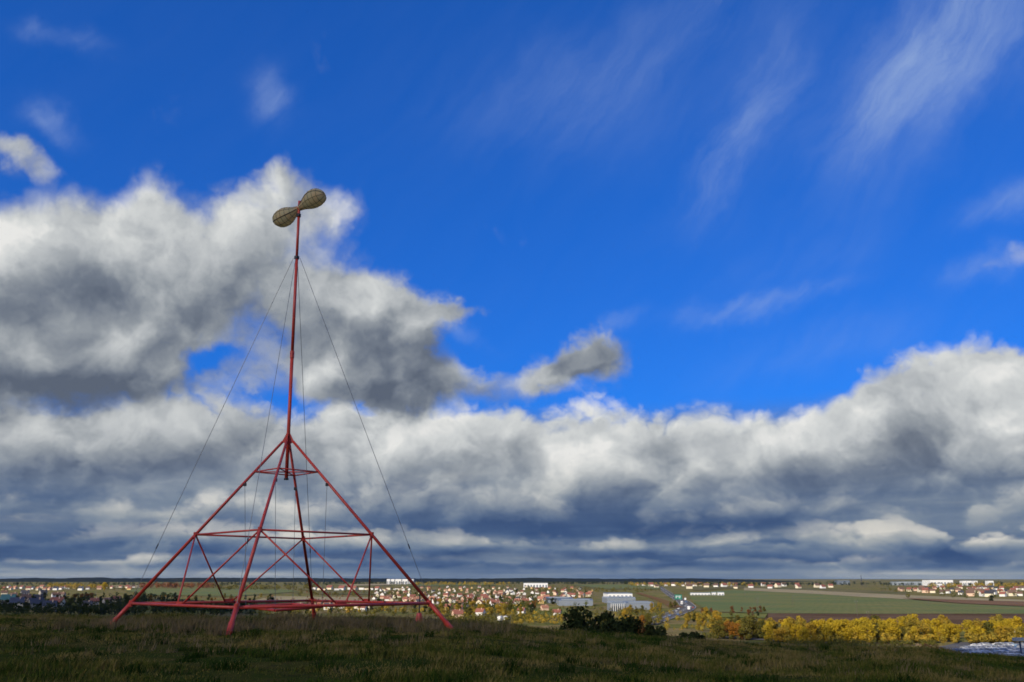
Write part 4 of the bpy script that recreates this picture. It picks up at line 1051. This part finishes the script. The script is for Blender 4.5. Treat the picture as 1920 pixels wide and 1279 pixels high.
def truck(p, rz, label, group, L=8.0, H=3.6):
    o = thing('box_truck', label, 'truck', p, rz, group)
    MB().box(-L / 2, L / 2 - 2.2, -1.25, 1.25, 0.9, H).build('cargo_box', MATS['car_white'], o)
    c = MB().add([(L / 2 - 2.0, y, z) for y in (-1.15, 1.15) for z in (0.5, 2.7)] + [(L / 2, y, z) for y in (-1.15, 1.15) for z in (0.5, 1.5)] + [(L / 2 - 0.5, y, 2.7) for y in (-1.15, 1.15)],
                 [(0, 1, 8, 5, 4), (2, 6, 7, 9, 3), (0, 2, 3, 1), (4, 5, 7, 6), (5, 8, 9, 7), (1, 3, 9, 8), (0, 4, 6, 2)]).build('cab', MATS['car_white'], o)
    MB().add([(L / 2 + .01, y, 1.55) for y in (-1, 1)] + [(L / 2 - .44, y, 2.6) for y in (-1, 1)], [(0, 1, 3, 2)]).build('windscreen', CGLASS, c)
    MB().box(-L / 2, L / 2 - 2, -.5, .5, .55, .88).build('chassis', DARK, o)
    for sx in (-L / 2 + 1.3, -L / 2 + 2.4, L / 2 - 1.2):
        for sy in (-1.05, 1.05): MB().tube((0, -.14, 0), (0, .14, 0), .48, .48, 12).build('wheel', TYRE, o, (sx, sy, .48))
g = ground(938, 1166); truck(g + Vector((0, 0, .1)), R(75), 'white box truck parked left of its twin in the valley', 'white box trucks in the valley', 8, 4.0)
g = ground(949, 1166); truck(g + Vector((0, 0, .1)), R(80), 'white box truck parked right of its twin in the valley', 'white box trucks in the valley', 8, 4.0)
for i, s in ((22, 1), (34, -1), (41, 1)):
    q = MW[i]; t = (MW[i + 1] - q).normalized(); n = Vector((t.y, -t.x, 0)); p = q + n * (s * 6.0)
    truck(Vector((p.x, p.y, .37 + q.y * .0002)), math.atan2(t.y, t.x) + (0 if s > 0 else math.pi), 'white lorry driving on the distant motorway', 'white lorries on the motorway', 12, 4.0)

# ---- signs, poles, lattice mast
SIGN = paint('sign_green', (0.01, 0.20, 0.13), 0.5, 0.06, 0.5); SWHITE = paint('sign_white', (0.8, 0.8, 0.8), 0.6, 0.03, 1)
def road_sign(px0, px1, pt, pb, pfoot, label, rz=0.0):
    g = ground((px0 + px1) / 2, pfoot); y = g.y
    x0, x1 = (px0 - 960) / 1759 * y - g.x, (px1 - 960) / 1759 * y - g.x; zt = at(960, pt, y).z - g.z; zb = at(960, pb, y).z - g.z
    o = thing('motorway_sign', label, 'sign', g, rz)
    pn = MB().box(x0, x1, -.06, .06, zb, zt).build('panel', SIGN, o)
    w, h = x1 - x0, zt - zb
    for (a, b, c, d) in ((.12, .42, .60, .74), (.50, .86, .60, .74), (.12, .30, .30, .44), (.55, .80, .28, .42)):   # lines of white lettering
        MB().box(x0 + w * a, x0 + w * b, -.075, -.062, zb + h * c, zb + h * d).build('lettering', SWHITE, pn)
    for x in (x0 + w * .15, x0 + w * .85): MB().tube((x, 0.12, -.3), (x, 0.12, zt - .2), .10, .10, 8).build('post', STEEL, o)
road_sign(1349, 1367, 1179.5, 1190.5, 1194, 'green motorway sign with white lettering in front of the yellow trees')
road_sign(1264, 1277, 1115, 1124, 1129, 'green overhead sign beside the motorway bend')
WOOD = paint('pole_wood', (0.10, 0.08, 0.06), 0.85, 0.2, 2)
for px, pt, pb in ((1487, 1116, 1139), (1421, 1121, 1149), (1397, 1109, 1121), (1306, 1114, 1128), (1608, 1126, 1158), (1628, 1146, 1160), (576, 1112, 1126)):
    g = ground(px, pb); hgt = at(px, pt, g.y).z - g.z
    o = thing('utility_pole', 'thin dark utility pole standing in the fields', 'pole', g, 0, 'utility poles in the fields')
    MB().tube((0, 0, -.5), (0, 0, hgt), .16 + g.y * 5e-5, .11 + g.y * 4e-5, 8).build('pole', WOOD, o)
    MB().box(-1.1, 1.1, -.08, .08, hgt - .9, hgt - .7).build('crossarm', WOOD, o)
    for x in (-1, 0, 1): MB().tube((x, 0, hgt - .7), (x, 0, hgt - .35), .07, .05, 6).build('insulator', SWHITE, o)
g = ground(1616, 1098); hgt = at(1616, 1078, g.y).z - g.z
o = thing('lattice_mast', 'slender lattice mast rising above the skyline', 'mast', g)
for sx, sy in ((-1, -1), (1, -1), (1, 1), (-1, 1)): MB().tube((sx * 2.4, sy * 2.4, -1), (sx * .5, sy * .5, hgt), .35, .25, 6).build('leg', DARK, o)
for k in range(9):
    z = hgt * k / 9; s = 2.4 - 1.9 * k / 9; s2 = 2.4 - 1.9 * (k + 1) / 9
    MB().tube((-s, -s, z), (s2, -s2, z + hgt / 9), .16, .16, 5).tube((s, -s, z), (s, s, z), .16, .16, 5).build('lattice_brace', DARK, o)
# a lamp-topped gantry at the lot's corner
g = Vector((0.5325 * 372, 372, 0)); o = thing('gantry', 'grey flat-topped gantry on a dark post in the car lot', 'gantry', g)
zt = at(1905, 1195, 372).z
MB().tube((0, 0, 0), (0, 0, zt - 1.2), .32, .32, 10).build('post', paint('post_blue', (0.03, 0.04, 0.09), 0.5), o)
MB().box(-2.2, 9.0, -1.2, 1.2, zt - 1.4, zt - 0.2).build('beam', paint('beam_grey', (0.30, 0.33, 0.35), 0.5), o)
house(1924, 1197, 'white', 'brown', 0.8, 0, 'behind the gantry', 'behind the car lot', True)
bush_p = at(1752, 1217, 150)
o = thing('hillside_bush', 'reddish-brown bush beside the car lot', 'bush', (bush_p.x, bush_p.y, h1(bush_p.x, bush_p.y)))
f = link('foliage', crown_mesh('foliage', 5, LEAF['rust'], 2600, 0.03, 0.55, 0.03, 16), o); hb = max(2.0, bush_p.z - o.location.z); f.scale = (hb, hb, hb)

# ================================================================== low clouds that shade the hill and the left village
def cloud(cx, cy, rx, ry, alt, label, seed, rz=0.0):
    """lumpy flat-bottomed cumulus; cx, cy is where its shadow falls"""
    c = Vector((cx, cy, 0)) + SUN_DIR * (alt / math.sin(SUN_EL))
    r = random.Random(seed); bm = bmesh.new(); bmesh.ops.create_icosphere(bm, subdivisions=6, radius=1.0)
    off = Vector((seed * 3.1, 1.7, 0.4))
    for v in bm.verts:
        n = v.co.normalized()
        k = 0.86 + 0.30 * mnoise.fractal(n * 1.6 + off, 1.0, 2.0, 3) + 0.12 * abs(mnoise.fractal(n * 5.0 + off, 1.0, 2.0, 4))
        v.co = Vector((n.x * rx * k, n.y * ry * k, (n.z * 75 * k if n.z > 0 else n.z * 14)))
    me = bpy.data.meshes.new('cloud'); bm.to_mesh(me); bm.free()
    me.polygons.foreach_set('use_smooth', [True] * len(me.polygons)); me.materials.append(CLOUDM)
    o = link('cloud', me, None, c); o.rotation_euler = (0, 0, rz); return tag(o, label, 'cloud')
m, nb = new_mat('cloud_white')
dd = nb.node('ShaderNodeBsdfDiffuse'); dd.inputs[0].default_value = (0.9, 0.9, 0.9, 1); tt = nb.node('ShaderNodeBsdfTranslucent'); tt.inputs[0].default_value = (0.9, 0.9, 0.9, 1)
xx = nb.node('ShaderNodeMixShader'); xx.inputs[0].default_value = 0.35; nb.put(xx.inputs[1], dd.outputs[0]); nb.put(xx.inputs[2], tt.outputs[0])
tr = nb.node('ShaderNodeBsdfTransparent'); x2 = nb.node('ShaderNodeMixShader'); x2.inputs[0].default_value = 0.50   # thin enough to let a little direct sun through
nb.put(x2.inputs[1], xx.outputs[0]); nb.put(x2.inputs[2], tr.outputs[0])
CLOUDM = finish(m, nb, x2.outputs[0])
cloud(70, 128, 350, 292, 480, 'broad low cumulus cloud whose shadow lies on the hilltop', 2, R(-20))
cloud(-575, 1150, 290, 640, 480, 'long low cumulus cloud whose shadow lies on the left village', 5, R(25))

# ================================================================== thin autumn haze over the plain
m, nb = new_mat('haze')
pv = nb.node('ShaderNodeVolumePrincipled'); pv.inputs['Color'].default_value = (0.38, 0.58, 1.0, 1); pv.inputs['Density'].default_value = 1.0e-5; pv.inputs['Anisotropy'].default_value = 0.0
om = nb.node('ShaderNodeOutputMaterial'); nb.put(om.inputs['Volume'], pv.outputs[0])
hz = MB().box(-14600, 14600, -14600, 14600, -2.5, 86).build('haze', m); hz['kind'] = 'stuff'; hz['label'] = 'thin bluish haze over the whole plain'; hz['category'] = 'haze'
